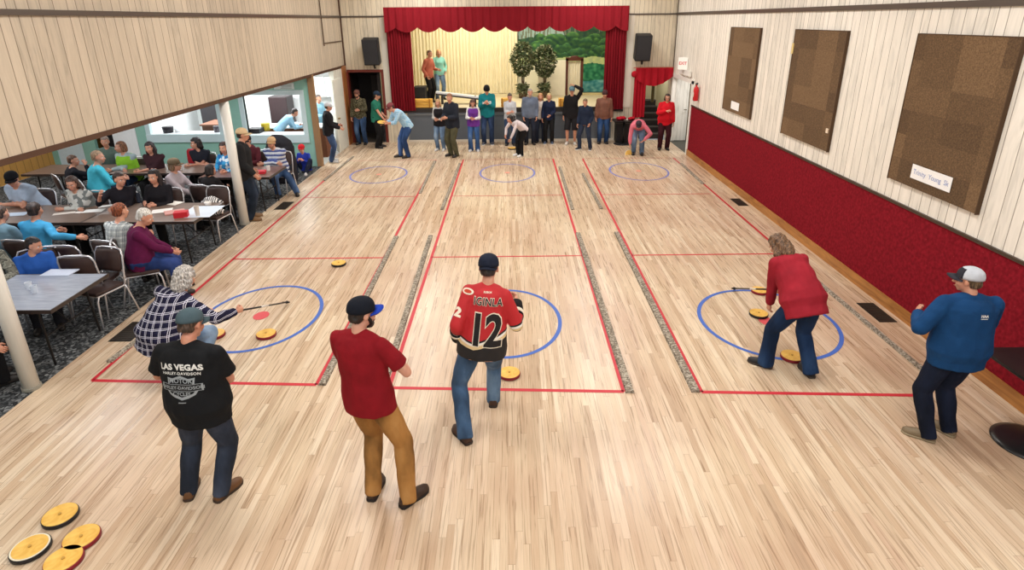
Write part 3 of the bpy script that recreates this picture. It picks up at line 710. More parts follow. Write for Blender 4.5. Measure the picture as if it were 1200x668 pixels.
# speakers
for x, z, lb in ((-4.2, 2.82, 'black loudspeaker mounted high on the wall left of the stage'), (4.0, 2.88, 'black loudspeaker mounted high on the wall right of the stage')):
    t = empty('loudspeaker', (x, WB-.05, z), 0, lb, 'speaker'); T = Matrix.Rotation(math.radians(12), 3, 'X')
    MB().box((0, -.24, 0), (.46, .34, .76), T).build('cabinet', plain((32, 32, 34), .6), t, bevel=.02)
    MB().box((0, -.42, -.02), (.42, .01, .7), T).build('grille', plain((46, 46, 50), .7), t)
    MB().box((0, -.425+.06, -.27), (.05, .012, .05), T).build('badge', plain((170, 174, 180), .4), t)
    MB().tube([(0, .03, -.1), (0, -.1, -.1)], .03).box((0, .025, -.1), (.14, .055, .2)).tube([(.02, -.18, -.36), (.03, -.1, -.5)], .03).build('bracket', plain((26, 26, 26), .5), t)
# right doorway: red drape, dark steps
struct('wall_right_stairwell', MB().b2((3.95, WB+.15, 0), (4.05, 21.2, 2.6)).b2((WR+.1, WB+.15, 0), (WR+.2, 21.2, 2.6)).b2((3.95, 21.2, 0), (WR+.2, 21.3, 2.6)), plain((196, 186, 150), .8))
t = empty('stage_steps', (4.6, WB+.1, 0), 0, 'dark wooden steps climbing behind the red drape beside the stage', 'steps')
for k in range(6): MB().b2((-.48, .09+.27*k, 0), (.36, .09+.27*(k+1), .18*(k+1))).build('step', plain((44, 40, 38), .6), t, bevel=.008)
for k in range(6): MB().b2((-.48, .08+.27*k, .18*(k+1)-.03), (.36, .11+.27*k, .18*(k+1)+.004)).build('step_nosing', plain((92, 88, 84), .5), t)
MB().b2((4.62, 19.6, 1.1), (4.70, 19.7, 2.2)).build('stair_post', plain((90, 84, 50), .6), bpy.data.objects['wall_right_stairwell'])
RC = plain((170, 28, 42), .9, spec=.12)
t = empty('door_drape', (0, 0, 0), 0, 'red drape with swag gathered over the small doorway right of the stage', 'drape')
curtain(3.84, 4.22, .72, 2.12, WB-.12, .035, 4, lambda x: .72+.12*(x-3.84), seed=11).build('side_drape', RC, t, True)
def sw(x):
    u = (x-3.9)/1.14; return 2.06-.36*math.sin(PI*min(1, max(0, .12+.86*u)))**.8+.02
curtain(3.86, 5.02, 1.7, 2.27, WB-.17, .03, 5, sw, seed=12).build('swag', RC, t, True)
MB().tube([(3.8, WB-.1, 2.27), (5.04, WB-.1, 2.27)], .018).build('curtain_rod', plain((190, 120, 96), .5), t)
MB().ball((3.83, WB-.14, 2.08), (.1, .05, .1)).build('knot', RC, t, True)
# right-hand white double door
WD = plain((238, 236, 230), .45)
d = struct('door_4', MB().b2((WR-.03, 16.6, 0), (WR+.16, 16.74, 2.06)).b2((WR-.03, 18.68, 0), (WR+.16, 18.8, 2.06)).b2((WR-.03, 16.6, 1.98), (WR+.16, 18.8, 2.1)), WD)
MB().box((WR+.3, 18.66, 1.0), (.42, .045, 1.96)).build('door_leaf', panelling(0, (232, 232, 226), (178, 176, 168), .1), d)
MB().tube([(WR+.44, 18.6, 1.0), (WR+.44, 18.55, 1.0), (WR+.36, 18.55, 1.0)], .014).build('door_handle', plain((140, 130, 110), .3, 1), d)
struct('wall_right_vestibule', MB().b2((WR+.15, 18.72, 0), (WR+1.6, 18.8, 2.6)).b2((WR+1.5, 15.8, 0), (WR+1.6, 18.72, 2.6)).b2((WR+.15, 15.7, 0), (WR+1.6, 15.8, 2.6)).b2((WR+.15, 15.8, 2.5), (WR+1.5, 18.72, 2.6)), plain((104, 88, 58), .7))
struct('floor', MB().b2((WR, 15.8, -.12), (WR+1.5, 18.8, -.002)), plain((84, 84, 78), .8))
# cork boards
for i, (y0, y1) in enumerate(((6.0, 7.56), (9.18, 10.86), (12.41, 14.06))):
    lb = ('large brown cork board nearest the camera with a white paper strip', 'brown cork board with no paper between the other two boards', 'brown cork board farthest along the right wall with a small white card')[i]
    t = empty('cork_board', (WR, (y0+y1)/2, 2.59), 0, lb, 'cork board', None); w = (y1-y0)/2
    cm, nt, N, L, b = new_mat('cork tiles'); co = objco(N, L); sp = N.new('ShaderNodeSeparateXYZ'); L.new(co, sp.inputs[0])
    cb = N.new('ShaderNodeCombineXYZ'); L.new(mnode(N, L, 'FLOOR', mnode(N, L, 'MULTIPLY', sp.outputs[1], 1.65)), cb.inputs[0]); L.new(mnode(N, L, 'FLOOR', mnode(N, L, 'MULTIPLY', sp.outputs[2], 3.3)), cb.inputs[1]); cb.inputs[2].default_value = i*3.
    wn = N.new('ShaderNodeTexWhiteNoise'); wn.noise_dimensions = '3D'; L.new(cb.outputs[0], wn.inputs['Vector'])
    no = N.new('ShaderNodeTexNoise'); no.inputs['Scale'].default_value = 60; no.inputs['Detail'].default_value = 6; L.new(co, no.inputs['Vector'])
    r = ramp(N, [(.35, (78, 58, 38)), (.6, (104, 80, 54)), (.9, (132, 104, 74))]); L.new(mnode(N, L, 'ADD', mnode(N, L, 'MULTIPLY', no.outputs['Fac'], .9), mnode(N, L, 'MULTIPLY', wn.outputs['Value'], .3)), r.inputs[0])
    L.new(r.outputs[0], b.inputs['Base Color']); b.inputs['Roughness'].default_value = .95
    MB().b2((-.045, -w, -.905), (-.003, w, .905)).build('cork_panel', cm, t)
    MB().b2((-.05, -w-.012, -.915), (-.002, -w, .915)).b2((-.05, w, -.915), (-.002, w+.012, .915)).b2((-.05, -w, .905), (-.002, w, .915)).build('board_edge', plain((78, 56, 36), .7), t)
    if i == 1: MB().b2((-.06, w-.02, .5), (-.045, w+.03, .68)).build('paper_tab', plain((232, 208, 140), .7), t); MB().b2((-.06, -w+.04, -.62), (-.045, -w+.1, -.55)).build('paper_tab', plain((232, 214, 190), .7), t)
# paper strips pinned on the boards
def wall_text(txt, size, y, z, x, name, mat, parent=None, off=0., rot=0.):
    m = text_mesh(txt, size, off); c, s_ = math.cos(rot), math.sin(rot)
    for v in m.vertices: u, w = v.co.x*c-v.co.y*s_, v.co.x*s_+v.co.y*c; v.co = V((x, y-u, z+w))
    return link(name, m, mat, parent)
t = empty('paper_strip', (0, 0, 0), 0, 'white paper strip with faint blue handwriting on the nearest cork board', 'paper')
MB().b2((WR-.056, 6.42, 1.80), (WR-.052, 7.12, 1.975)).build('sheet', plain((246, 246, 246), .7), t)
wall_text('Trinity  Young  Sk', .085, 6.77, 1.888, WR-.058, 'handwriting', plain((132, 150, 206), .7), t)
t = MB().b2((WR-.056, 13.02, 1.76), (WR-.052, 13.5, 1.93)).build('paper_card', plain((246, 246, 246), .7)); tag(t, 'small white card on the farthest cork board', 'paper')
# exit sign, extinguisher
t = empty('exit_sign', (WR-.02, 17.4, 2.28), 0, 'white wedge shaped exit sign with red letters above the white double door', 'sign')
MB().add([(0, -.55, -.12), (0, .55, -.12), (0, .55, .02), (0, -.55, .02), (-.05, -.55, -.12), (-.05, .55, -.12), (-.05, .55, .02), (-.05, -.55, .02)], [[0, 1, 2, 3], [4, 7, 6, 5], [0, 4, 5, 1], [3, 2, 6, 7], [0, 3, 7, 4], [1, 5, 6, 2]]).build('plate', WD, t)
MB().add([(0, -.1, .03), (0, .3, .03), (-.22, .1, .03), (0, -.1, .36), (0, .3, .36), (-.22, .1, .36)], [[0, 1, 2], [3, 5, 4], [0, 2, 5, 3], [2, 1, 4, 5], [0, 3, 4, 1]]).build('wedge', plain((240, 238, 232), .5, emit=.15), t)
m = text_mesh('EXIT', .12, .002)
for v in m.vertices: v.co = V((-.11, 0, .2))+V((.74, -.67, 0))*v.co.x+V((0, 0, v.co.y))+V((-.67, -.74, 0))*.004
link('lettering', m, plain((206, 40, 46), .5), t)
t = empty('fire_extinguisher', (WR, 16.05, 1.6), 0, 'red fire extinguisher hanging on the wall past the white door frame', 'extinguisher')
MB().loft([MB().ring(V((-.09, 0, z)), V((1, 0, 0)), V((0, 1, 0)), r, r, 16) for z, r in ((0, .055), (.02, .07), (.3, .07), (.36, .05), (.38, .022), (.42, .022))]).build('cylinder', plain((200, 26, 34), .35), t, True)
MB().box((-.163, 0, .17), (.004, .09, .12)).build('instruction_label', plain((232, 226, 214), .5), t)
MB().box((-.09, 0, .44), (.03, .12, .03)).box((-.09, -.04, .47), (.02, .1, .015)).build('valve', plain((34, 34, 34), .4), t); MB().tube([(-.09, .05, .44), (-.09, .1, .36), (-.09, .09, .1)], .011, 6).build('hose', plain((26, 26, 26), .6), t)
# pipe on the left wall
t = MB().tube([(WL+.03, 16.9, 5.3), (WL+.03, 16.9, 3.05)], .016).tube([(WL+.03, 16.9, 3.12), (WL+.03, 18.7, 3.12)], .014).build('conduit_pipe', plain((84, 66, 50), .5)); tag(t, 'thin dark conduit running down the upper left wall near the corner', 'pipe')
# poles
for i, (x, y, r) in enumerate(((-5.2, 5.42, .078), (-5.2, 10.82, .085))):
    t = empty('support_pole', (x, y, 0), 0, ('white round support pole nearest the camera at the carpet edge', 'white round support pole farther along the carpet edge, beside the standing man in black')[i], 'pole')
    MB().cyl((0, 0, 0), r, BZ-.06, 28).build('shaft', plain((230, 228, 220), .4), t, True); MB().cyl((0, 0, 0), r+.012, .03, 28).build('base_ring', plain((150, 146, 134), .5), t)
# divider strips beside the lanes
def pebble():
    return speck('grey speckled strip', [(0, (96, 86, 76)), (.5, (140, 130, 116)), (1, (186, 178, 164))], 55)
MP = pebble()
for nm, a, b, w, lb in (
    ('n', (375, 452), (463, 278), .085, 'grey speckled lane strip right of the left lane, near half, beside the red tee man'),
    ('n', (491, 227), (509, 189), .07, 'grey speckled lane strip right of the left lane, far half'),
    ('n', (451, 455), (506, 277), .085, 'grey speckled lane strip along the left edge of the middle lane, near half'),
    ('n', (519, 246), (540, 192), .07, 'grey speckled lane strip along the left edge of the middle lane, far half'),
    ('n', (736, 461), (676, 274), .095, 'grey speckled lane strip along the right edge of the middle lane, near half'),
    ('n', (670, 246), (655, 196), .07, 'grey speckled lane strip along the right edge of the middle lane, far half'),
    ('n', (818, 460), (724, 273), .095, 'grey speckled lane strip along the left edge of the right lane, near half'),
    ('n', (706, 245), (684, 204), .07, 'grey speckled lane strip along the left edge of the right lane, far half'),
    ('n', (1108, 457), (944, 319), .06, 'grey lane strip running from behind the woman in red towards the man in blue'),
    ('n', (824, 216), (798, 192), .07, 'thin lane strip near the far end of the right lane, by the white door'),
    ('n', (380, 212), (414, 184), .06, 'thin brown lane strip at the far end of the left lane near the corner door'),
    ('n', (128, 425), (166, 396), .07, 'short pinkish brown lane strip left of the plaid shirt woman')):
    a = pz(*a); b = pz(*b); d = (b-a).normalized(); n = V((-d.y, d.x, 0))*w/2
    sh_ = V((.022 if 'right of the left' in lb or 'right edge' in lb else -.022 if 'left edge' in lb else 0, 0, 0)); a += sh_; b += sh_
    mb = MB(); mb.add([a-n, b-n, b+n, a+n, a-n*.8+V((0, 0, .028)), b-n*.8+V((0, 0, .028)), b+n*.8+V((0, 0, .028)), a+n*.8+V((0, 0, .028))], [[3, 2, 1, 0], [4, 5, 6, 7], [0, 1, 5, 4], [1, 2, 6, 5], [2, 3, 7, 6], [3, 0, 4, 7]])
    tag(mb.build('lane_strip', MP), lb, 'strip')
# floor registers
for (x0, y0, x1, y1), lb in (((-5.0, 6.38, -4.72, 6.88), 'dark floor vent nearest the camera on the left'), ((-4.98, 11.72, -4.74, 12.27), 'dark floor vent on the left near the standing man in black'), ((4.72, 6.66, 4.95, 7.2), 'dark floor vent on the right, behind the woman in red'), ((4.74, 11.68, 4.95, 12.2), 'dark floor vent on the right below the far cork boards')):
    t = empty('floor_vent', ((x0+x1)/2, (y0+y1)/2, 0), 0, lb, 'vent'); w, h = (x1-x0)/2, (y1-y0)/2
    MB().b2((-w, -h, .001), (w, h, .006)).build('vent_plate', plain((44, 40, 36), .5, .4), t)
    mb = MB()
    for k in range(12): y = -h+.03+(2*h-.06)*k/11; mb.b2((-w+.02, y-.006, .006), (w-.02, y+.006, .011))
    mb.build('slats', plain((74, 66, 58), .5, .4), t)
# discs
M_YT = woodgrain((222, 170, 70), (242, 200, 104), (3, 3, 1), .4); RIMS = {'black': plain((30, 30, 34), .5), 'red': plain((134, 22, 40), .5), 'white': plain((232, 224, 200), .5)}
def disc(x, y, z, r, rim, label, top_ring=None, tilt=None):
    t = empty('sliding_disc', (x, y, z), 0, label, 'disc')
    if tilt: t.rotation_euler = tilt
    R_ = MB().ring
    MB().loft([R_(V((0, 0, q)), V((1, 0, 0)), V((0, 1, 0)), k, k, 36) for q, k in ((0, r*.93), (.008, r), (.032, r), (.037, r*.985))]).build('rim', RIMS[rim], t, True)
    MB().cyl((0, 0, .036), r*(.86 if top_ring else .95), .006, 36).build('wood_top', M_YT, t)
    if top_ring: MB().cyl((0, 0, .0355), r*.95, .0045, 36).build('edge_ring', RIMS[top_ring], t)
    MB().tube([(0, 0, .043), (0, 0, .05)], .012).build('centre_stud', plain((190, 148, 70), .4), t)
    return t
D = {}
for px_, py_, r, rim, lb, tr in (
    (397, 309, .115, 'black', 'yellow topped disc with dark rim, alone on the left lane floor', None), (312, 392, .12, 'red', 'yellow disc with red rim inside the left blue ring, nearer the lane edge', None), (252, 392, .12, 'red', 'yellow disc half hidden behind the grey cap of the man in black', None),
    (597, 438, .12, 'red', 'yellow disc with red rim at the feet of the jersey player', None), (889, 368, .12, 'black', 'yellow disc with black rim inside the right blue ring', None), (928, 418, .125, 'red', 'yellow disc with dark red rim between the feet of the bending woman in red', None), (890, 341, .115, 'red', 'disc with red rim at the top of the right blue ring beside the stick', None),
    (71, 605, .125, 'black', 'yellow disc with black rim at bottom left, farthest of the group of four', None), (36, 643, .13, 'black', 'yellow disc with white edge ring and black rim at bottom left', 'white'), (96, 631, .125, 'red', 'yellow disc with red rim at bottom left, rightmost of the group of four', None), (75, 657, .125, 'red', 'yellow disc with red rim at bottom left, cut by the bottom of the photo', None),
    (600, 174, .13, 'black', 'pale disc on the floor by the crouching dark haired player', None)):
    p = pz(px_, py_, .02); disc(p.x, p.y, 0, r, rim, lb, tr)
# pedestal tables
def pedestal(x, y, lb, w=.62, dpt=.9):
    t = empty('pedestal_table', (x, y, 0), 0, lb, 'table'); BK = plain((24, 24, 26), .35)
    MB().box((0, 0, .735), (w, dpt, .03)).build('table_top', BK, t, bevel=.006); MB().cyl((0, 0, .03), .035, .69, 20).build('post', BK, t, True)
    MB().loft([MB().ring(V((0, 0, z)), V((1, 0, 0)), V((0, 1, 0)), r, r, 40) for z, r in ((0, .29), (.012, .29), (.028, .24), (.04, .06))]).build('base_disc', plain((34, 34, 36), .3), t, True)
pedestal(4.73, 4.36, 'black pedestal table by the red wall beside the man in the blue jacket')
pedestal(3.5, 18.25, 'black pedestal table at the far end, right of the man in the brown jacket', .7, .6)
t = empty('equipment_case', (3.62, 18.55, 0), 0, 'black case standing at the right end of the stage front', 'case')
MB().b2((-.32, -.12, .02), (.3, .22, .72)).build('case_body', plain((28, 26, 28), .5), t, bevel=.015); MB().b2((-.32, -.13, .6), (.3, .23, .62)).build('case_seam', plain((90, 88, 86), .4, .6), t)
for x, y, s_, lb in ((3.4, 18.2, (.16, .12, .06), 'folded red cloth on the far black table, left one'), (3.72, 18.2, (.12, .1, .05), 'small folded red cloth on the far black table, right one')):
    m = remesh(MB().ball((0, 0, s_[2]), s_), .01, 1); jitter(m, .02, 14); o = link('folded_cloth', m, RC, None, True); o.location = (x, y, .75); tag(o, lb, 'cloth')
t = MB().b2((-.16, -.1, 0), (.16, .1, .012)).b2((-.13, -.08, .012), (.1, .07, .02)).build('paper_stack', plain((232, 226, 216), .6)); t.location = (3.58, 18.3, .752); tag(t, 'loose white papers on the far black table', 'paper')
# crates / boxes at the stage edge
for x0, x1, z1, lb in ((-3.25, -2.52, .26, 'stack of yellow wooden boards on the stage edge behind the woman in grey'), (-.32, .02, .27, 'yellow wooden box on the stage edge beside the woman in the grey sweater'), (1.52, 2.08, .25, 'yellow wooden box on the stage edge left of the man in brown')):
    t = empty('wooden_box', ((x0+x1)/2, 19.08, SZ+.027), 0, lb, 'box'); w = (x1-x0)/2
    for k in range(3): MB().b2((-w, -.14, k*z1/3+.004), (w, .14, (k+1)*z1/3-.006)).build('board', woodgrain((206, 150, 50), (236, 184, 86), (1, 6, 6)), t, bevel=.006)
    for sx in (-1, 1): MB().b2((sx*w*.8-.02, -.145, 0), (sx*w*.8+.02, -.14, z1)).build('cleat', plain((170, 112, 40), .6), t)
t = empty('keyboard_case', (-1.75, 20.0, SZ), 0, 'long flat white and dark panel lying on a low stand on the stage', 'panel')
MB().box((0, 0, .3), (1.5, .3, .05), Matrix.Rotation(math.radians(7), 3, 'Y')).build('panel', plain((226, 228, 232), .4), t); MB().box((0, -.02, .25), (1.5, .34, .04), Matrix.Rotation(math.radians(7), 3, 'Y')).build('frame', plain((50, 46, 48), .5), t)
for x in (-.55, .55): MB().b2((x-.03, -.1, 0), (x+.03, .1, .26)).build('leg', plain((50, 46, 44), .6), t)
t = MB().b2((-.2, -.25, 0), (.2, .25, .6)).build('stage_monitor', plain((26, 26, 28), .6), None, bevel=.03); t.location = (-3.0, 19.9, SZ); tag(t, 'black box on the stage left of the man in the orange shirt', 'case')

# ------------------------------------------------------------------ annex
kx0, kx1, kz0, kz1 = -9.55, -7.72, .9, 1.86; hx0, hx1, hz0, hz1 = -6.98, -5.5, .86, 1.9
tw = MB()
for a, b in (((-9.95, 0), (kx0, BZ)), ((kx0, 0), (kx1, kz0)), ((kx0, kz1), (kx1, BZ)), ((kx1, 0), (hx0, BZ)), ((hx0, 0), (hx1, hz0)), ((hx0, hz1), (hx1, BZ)), ((hx1, 0), (WL-.12, BZ)), ((-11.45, 0), (-11.1, BZ)), ((-12.3, 0), (-12.15, BZ)), ((-12.15, 2.1), (-9.95, BZ))):
    tw.b2((a[0], TY, a[1]), (b[0], TY+.1, b[1]))
struct('wall_annex', tw, M_TEAL)
struct('wall_annex_side', MB().b2((-12.45, 1.2, 0), (-12.3, 18.85, BZ)), M_PINE)
struct('wall_annex_front', MB().b2((-12.3, 1.1, 0), (WL-.1, 1.2, BZ)), M_TEAL)
struct('ceiling_annex', MB().b2((-12.3, 1.1, BZ+.05), (WL-.16, WB+.1, BZ+.12)), M_WHITE)
struct('wall_kitchen', MB().b2((-12.3, WB, 0), (WL, WB+.1, BZ)).b2((-10.0, TY+.1, 0), (-9.95, WB, BZ)), M_KITCHEN)
struct('door_5', MB().b2((-10.6, TY+.02, 0), (-9.97, TY+.07, 2.08)), plain((240, 244, 246), .5))
struct('door_6', MB().b2((-11.1, TY+.5, 0), (-10.6, TY+.6, 2.1)), plain((34, 28, 28), .8))
struct('door_7', MB().b2((-12.15, TY+.02, 0), (-11.45, TY+.07, 2.1)), plain((214, 232, 240), .5))
def hatch(n, x0, x1, z0, z1):
    w = .12; f = MB()
    f.b2((x0-w, TY-.05, z0-w-.09), (x1+w, TY+.12, z0)); f.b2((x0-w, TY-.03, z1), (x1+w, TY+.1, z1+w)); f.b2((x0-w, TY-.03, z0), (x0, TY+.1, z1)); f.b2((x1, TY-.03, z0), (x1+w, TY+.1, z1))
    o = struct('window_%d' % n, f, M_TEALW)
    MB().b2((x0, TY-.02, z0-.02), (x1, TY+.4, z0+.012)).build('counter', plain((238, 244, 246), .3), o)
hatch(1, kx0, kx1, kz0, kz1); hatch(2, hx0, hx1, hz0, hz1)
t = empty('notice_sheet', (0, 0, 0), 0, 'white printed notice above the right serving hatch', 'sign')
MB().b2((-6.12, TY-.03, 2.04), (-5.6, TY-.02, 2.2)).build('sheet', plain((214, 226, 226), .6), t)
mb = MB()
for k in range(4): mb.b2((-5.95+.02*(k % 2), TY-.034, 2.065+.032*k), (-5.66, TY-.03, 2.075+.032*k))
mb.build('printed_lines', plain((110, 130, 134), .6), t)
# kitchen contents
t = empty('kitchen_counter', (-6.6, 17.0, 0), 0, 'long brown fronted kitchen counter behind the right serving hatch', 'counter')
MB().b2((-.6, -.3, 0), (1.3, .3, .84)).build('counter_body', plain((116, 66, 40), .5), t); MB().b2((-.64, -.34, .84), (1.34, .34, .88)).build('worktop', plain((240, 242, 242), .3), t)
t = empty('kitchen_island', (-8.6, 17.0, 0), 0, 'brown topped kitchen island behind the left serving hatch', 'counter')
MB().b2((-.1, -.4, 0), (.75, .4, .95)).build('island_body', plain((96, 56, 40), .5), t); MB().b2((-.14, -.44, .95), (.79, .44, .99)).build('island_top', plain((140, 98, 80), .4), t)
t = empty('wall_cabinet', (-6.0, WB-.2, 1.5), 0, 'white wall cabinet on the rear kitchen wall', 'cabinet')
MB().b2((-.6, -.16, 0), (.75, .16, .6)).build('cabinet_box', plain((244, 244, 242), .4), t)
for x in (-.15, .3): MB().b2((x-.005, -.17, 0), (x+.005, -.16, .6)).build('door_gap', plain((150, 150, 150), .5), t)
for x, y, z, wdt, hgt, c, lb, cat, nm in ((-6.75, 16.2, .88, .12, .2, (204, 178, 50), 'yellow tub on the kitchen worktop behind the right hatch', 'tub', 'storage_tub'), (-6.9, 15.9, .875, .16, .12, (40, 36, 40), 'dark box at the left end of the right serving hatch', 'box', 'small_box'), (-5.85, 16.9, .88, .09, .3, (200, 206, 210), 'tall steel urn on the kitchen worktop', 'urn', 'coffee_urn'), (-6.2, 16.9, .88, .14, .09, (190, 196, 200), 'steel pan on the kitchen worktop beside the urn', 'pan', 'steel_pan'),
        (-9.2, 15.8, .915, .14, .16, (46, 42, 48), 'dark pot on the left serving hatch, left end', 'pot', 'stock_pot'), (-8.95, 15.85, .915, .1, .1, (230, 232, 236), 'white bowl on the left serving hatch', 'bowl', 'white_bowl'), (-7.9, 15.8, .915, .08, .16, (90, 84, 92), 'dark jug at the right end of the left serving hatch', 'jug', 'serving_jug')):
    mb = MB(); mb.loft([mb.ring(V((0, 0, q*hgt)), V((1, 0, 0)), V((0, 1, 0)), wdt*k, wdt*k, 20) for q, k in ((0, .8), (.05, .9), (.9, 1), (1, .96))]) if nm != 'small_box' else mb.b2((-wdt, -wdt, 0), (wdt, wdt, hgt))
    o = mb.build(nm, plain(c, .4, .6 if 'steel' in lb else 0), None, nm != 'small_box'); o.location = (x, y, z); tag(o, lb, cat)
t = MB().b2((-.45, -.3, 0), (.1, .3, 1.55)).build('kitchen_fridge', plain((56, 42, 44), .4), None, bevel=.02); t.location = (-6.9, 18.4, 0); tag(t, 'dark fridge at the rear of the kitchen', 'fridge')
t = MB().b2((-.35, -.3, 0), (.35, .3, 1.75)).build('storage_cabinet', plain((48, 44, 48), .5), None, bevel=.02); t.location = (-9.1, 18.4, 0); tag(t, 'tall dark storage cabinet seen through the left serving hatch', 'cabinet')

# tables -------------------------------------------------------------
def ftable(cx, cy, w, d, lb, top=(112, 88, 74), rough=.35):
    t = empty('folding_table', (cx, cy, 0), 0, lb, 'table')
    MB().box((0, 0, .735), (w, d, .03)).build('table_top', woodgrain(tuple(int(v*.9) for v in top), top, (1, 5, 1), rough), t, bevel=.005)
    MB().box((0, -d/2, .728), (w+.01, .012, .045)).box((0, d/2, .728), (w+.01, .012, .045)).box((-w/2, 0, .728), (.012, d, .045)).box((w/2, 0, .728), (.012, d, .045)).build('edge_band', plain((52, 42, 38), .35), t)
    DK = plain((40, 38, 38), .4, .5)
    for sx in (-1, 1):
        x = sx*(w/2-.25)
        for sy in (-1, 1): MB().tube([(x, sy*(d/2-.12), .72), (x+sx*.03, sy*(d/2-.1), 0)], .014).build('leg', DK, t)
        MB().tube([(x+sx*.015, -d/2+.11, .36), (x+sx*.015, d/2-.11, .36)], .01).tube([(x, 0, .36), (x-sx*.32, 0, .71)], .009).build('leg_brace', DK, t)
    return t
ftable(-6.0, 6.27, 1.88, .98, 'nearest folding table with shiny top, pale reflection put into its colour, at the carpet edge', (168, 176, 192), .16)  # light bluish top colour stands in for the bright reflection
ftable(-7.75, 9.25, 1.96, .95, 'folding table in front of the woman in the white patterned sweater')
ftable(-5.9, 9.28, 1.78, 1.02, 'folding table covered with white papers and a red box', (124, 104, 92))
ftable(-9.3, 12.36, 1.75, .86, 'folding table at the left rear beside the pine wall')
ftable(-7.4, 12.36, 1.95, .86, 'rear folding table in front of the woman in the green vest', (122, 98, 86))
ftable(-5.6, 12.0, 1.42, .95, 'brown folding table under the striped shirt man, near the far pole', (110, 74, 60))

# chairs
def chair_proto():
    t = empty('stacking_chair', (0, 0, 0)); CH = plain((214, 214, 218), .25, .55); VN = plain((58, 40, 36), .6)
    mb = MB(); mb.box((0, 0, .445), (.42, .42, .05)); mb.build('seat', VN, t, bevel=.02)
    mb = MB(); rs = []
    for z, w, y in ((.60, .17, -.225), (.64, .2, -.23), (.76, .205, -.25), (.85, .19, -.265), (.88, .16, -.27)):
        rs.append([V((x, y+dy, z)) for x, dy in ((-w, -.012), (0, -.03), (w, -.012), (w, .02), (0, .012), (-w, .02))])
    mb.loft(rs); mb.build('backrest', VN, t, True)
    mb = MB()
    mb.tube([(-.215, -.2, .42), (-.222, -.225, .6), (-.222, -.26, .82), (-.19, -.28, .895), (-.1, -.285, .91), (.1, -.285, .91), (.19, -.28, .895), (.222, -.26, .82), (.222, -.225, .6), (.215, -.2, .42)], .0125, 8)
    mb.build('back_frame', CH, t, True)
    MB().tube([(-.215, -.2, .42), (-.215, .2, .42), (.215, .2, .42), (.215, -.2, .42), (-.215, -.2, .42)], .011, 8).build('seat_frame', CH, t)
    for sx in (-1, 1):
        MB().tube([(sx*.215, .19, .42), (sx*.22, .22, .36), (sx*.23, .25, 0)], .0125, 8).build('leg', CH, t, True)
        MB().tube([(sx*.215, -.2, .42), (sx*.22, -.22, .36), (sx*.235, -.3, 0)], .0125, 8).build('leg', CH, t, True)
    return t
CHP = chair_proto(); CHN = [0]
def chair(x, y, face, label):
    c = CHP if CHN[0] == 0 else copy_tree(CHP); CHN[0] += 1
    c.location = (x, y, 0); c.rotation_euler = (0, 0, math.radians(face)); tag(c, label, 'chair', 'brown padded stacking chairs in the annex'); return c
# ------------------------------------------------------------------ who stands and sits where
F = fabric
def den(c=(58, 82, 120), c2=(96, 122, 160)): return F(c, 'denim', c2)
DARKJ = F((34, 42, 62), 'denim', (58, 70, 96)); JEAN = den(); LJEAN = den((110, 136, 168), (158, 180, 204)); BLK = F((26, 25, 27)); 
HANG = ((-.25, .05, .84), (.25, .05, .84)); FOLD = ((.0, .25, 1.1), (-.02, .27, 1.14)); FRONT = ((-.07, .27, 1.08), (.07, .27, 1.1)); POCK = ((-.2, .1, .86), (.2, .1, .86))
EOUT = ((-.5, -.4, -1), (.5, -.4, -1)); EBK = ((-.35, -1, -.3), (.35, -1, -.3)); TAB = ((-.13, .42, .79), (.13, .42, .79)); ARMT = ((.14, .38, .79), (-.14, .36, .79))
PEO = {}
NEAR = []
# --- near players
# man in the black printed tee
a = pz(224, 585, .05); b = pz(262, 582, .05)
b1, o1, i1 = person((-2.5, 3.86), -5, 1.72, 'man in black tee printed LAS VEGAS on the back, jeans and grey blue cap', True, fat=.2, wide=1.2, lean=1, hunch=7, off=(.05, 0),
    wfeet=((-2.70, 3.86, 14), (-2.42, 3.84, -24)), hands=((-.12, .24, 1.04), (.1, .25, 1.0)), elb=((-1, -.6, -.2), (1, -.6, -.2)), head=(-14, 20, -4), cut='short', hairc=(70, 52, 40),
    shirt=F((24, 25, 28)), sleeve='short', loose=.02, th=.018, hem=-.13, pants=F((52, 60, 76), 'denim', (78, 86, 104)), shoes=(104, 70, 42), sole=(60, 44, 32), cap=((72, 90, 98), (66, 84, 92)), skc=(206, 148, 122))
NEAR.append(('N1', i1, b1))
sp = i1['sp']; s = i1['s']; c, M = sp(.36); R3 = M@V((1, 0, 0)); U3 = M@V((0, 0, 1)); WT = plain((226, 226, 222), .7); GRY = plain((150, 156, 160), .7)
sh = o1['shirt']
def arch(k): return lambda u, w: (u, w-k*u*u)
press_on(text_mesh('LAS VEGAS', .064, .003, 0, 1.05), sh, (c+U3*.045)*s, R3, U3, .003, 'lettering', WT, b1, arch(.35))
press_on(text_mesh('HARLEY-DAVIDSON', .03, .0006, 0, 1.1), sh, (c-U3*.005)*s, R3, U3, .003, 'lettering', WT, b1, arch(.35))
def poly_mesh(loops):
    m = MB()
    for lp in loops: m.add([(x, y, 0) for x, y in lp], [list(range(len(lp)))])
    return m.me()
def frame_loop(pts, t):                       # outline band of a polygon
    cx = sum(p[0] for p in pts)/len(pts); cy = sum(p[1] for p in pts)/len(pts); out = []
    inn = [(cx+(x-cx)*(1-t), cy+(y-cy)*(1-t*1.6)) for x, y in pts]
    for i in range(len(pts)):
        j = (i+1) % len(pts); out.append([pts[i], pts[j], inn[j], inn[i]])
    return out
o_ = (c-U3*.115)*s
shield = [(-.105, .075), (-.06, .07), (0, .092), (.06, .07), (.105, .075), (.1, .03), (.135, -.0), (.1, -.06), (.05, -.085), (0, -.1), (-.05, -.085), (-.1, -.06), (-.135, 0), (-.1, .03)]
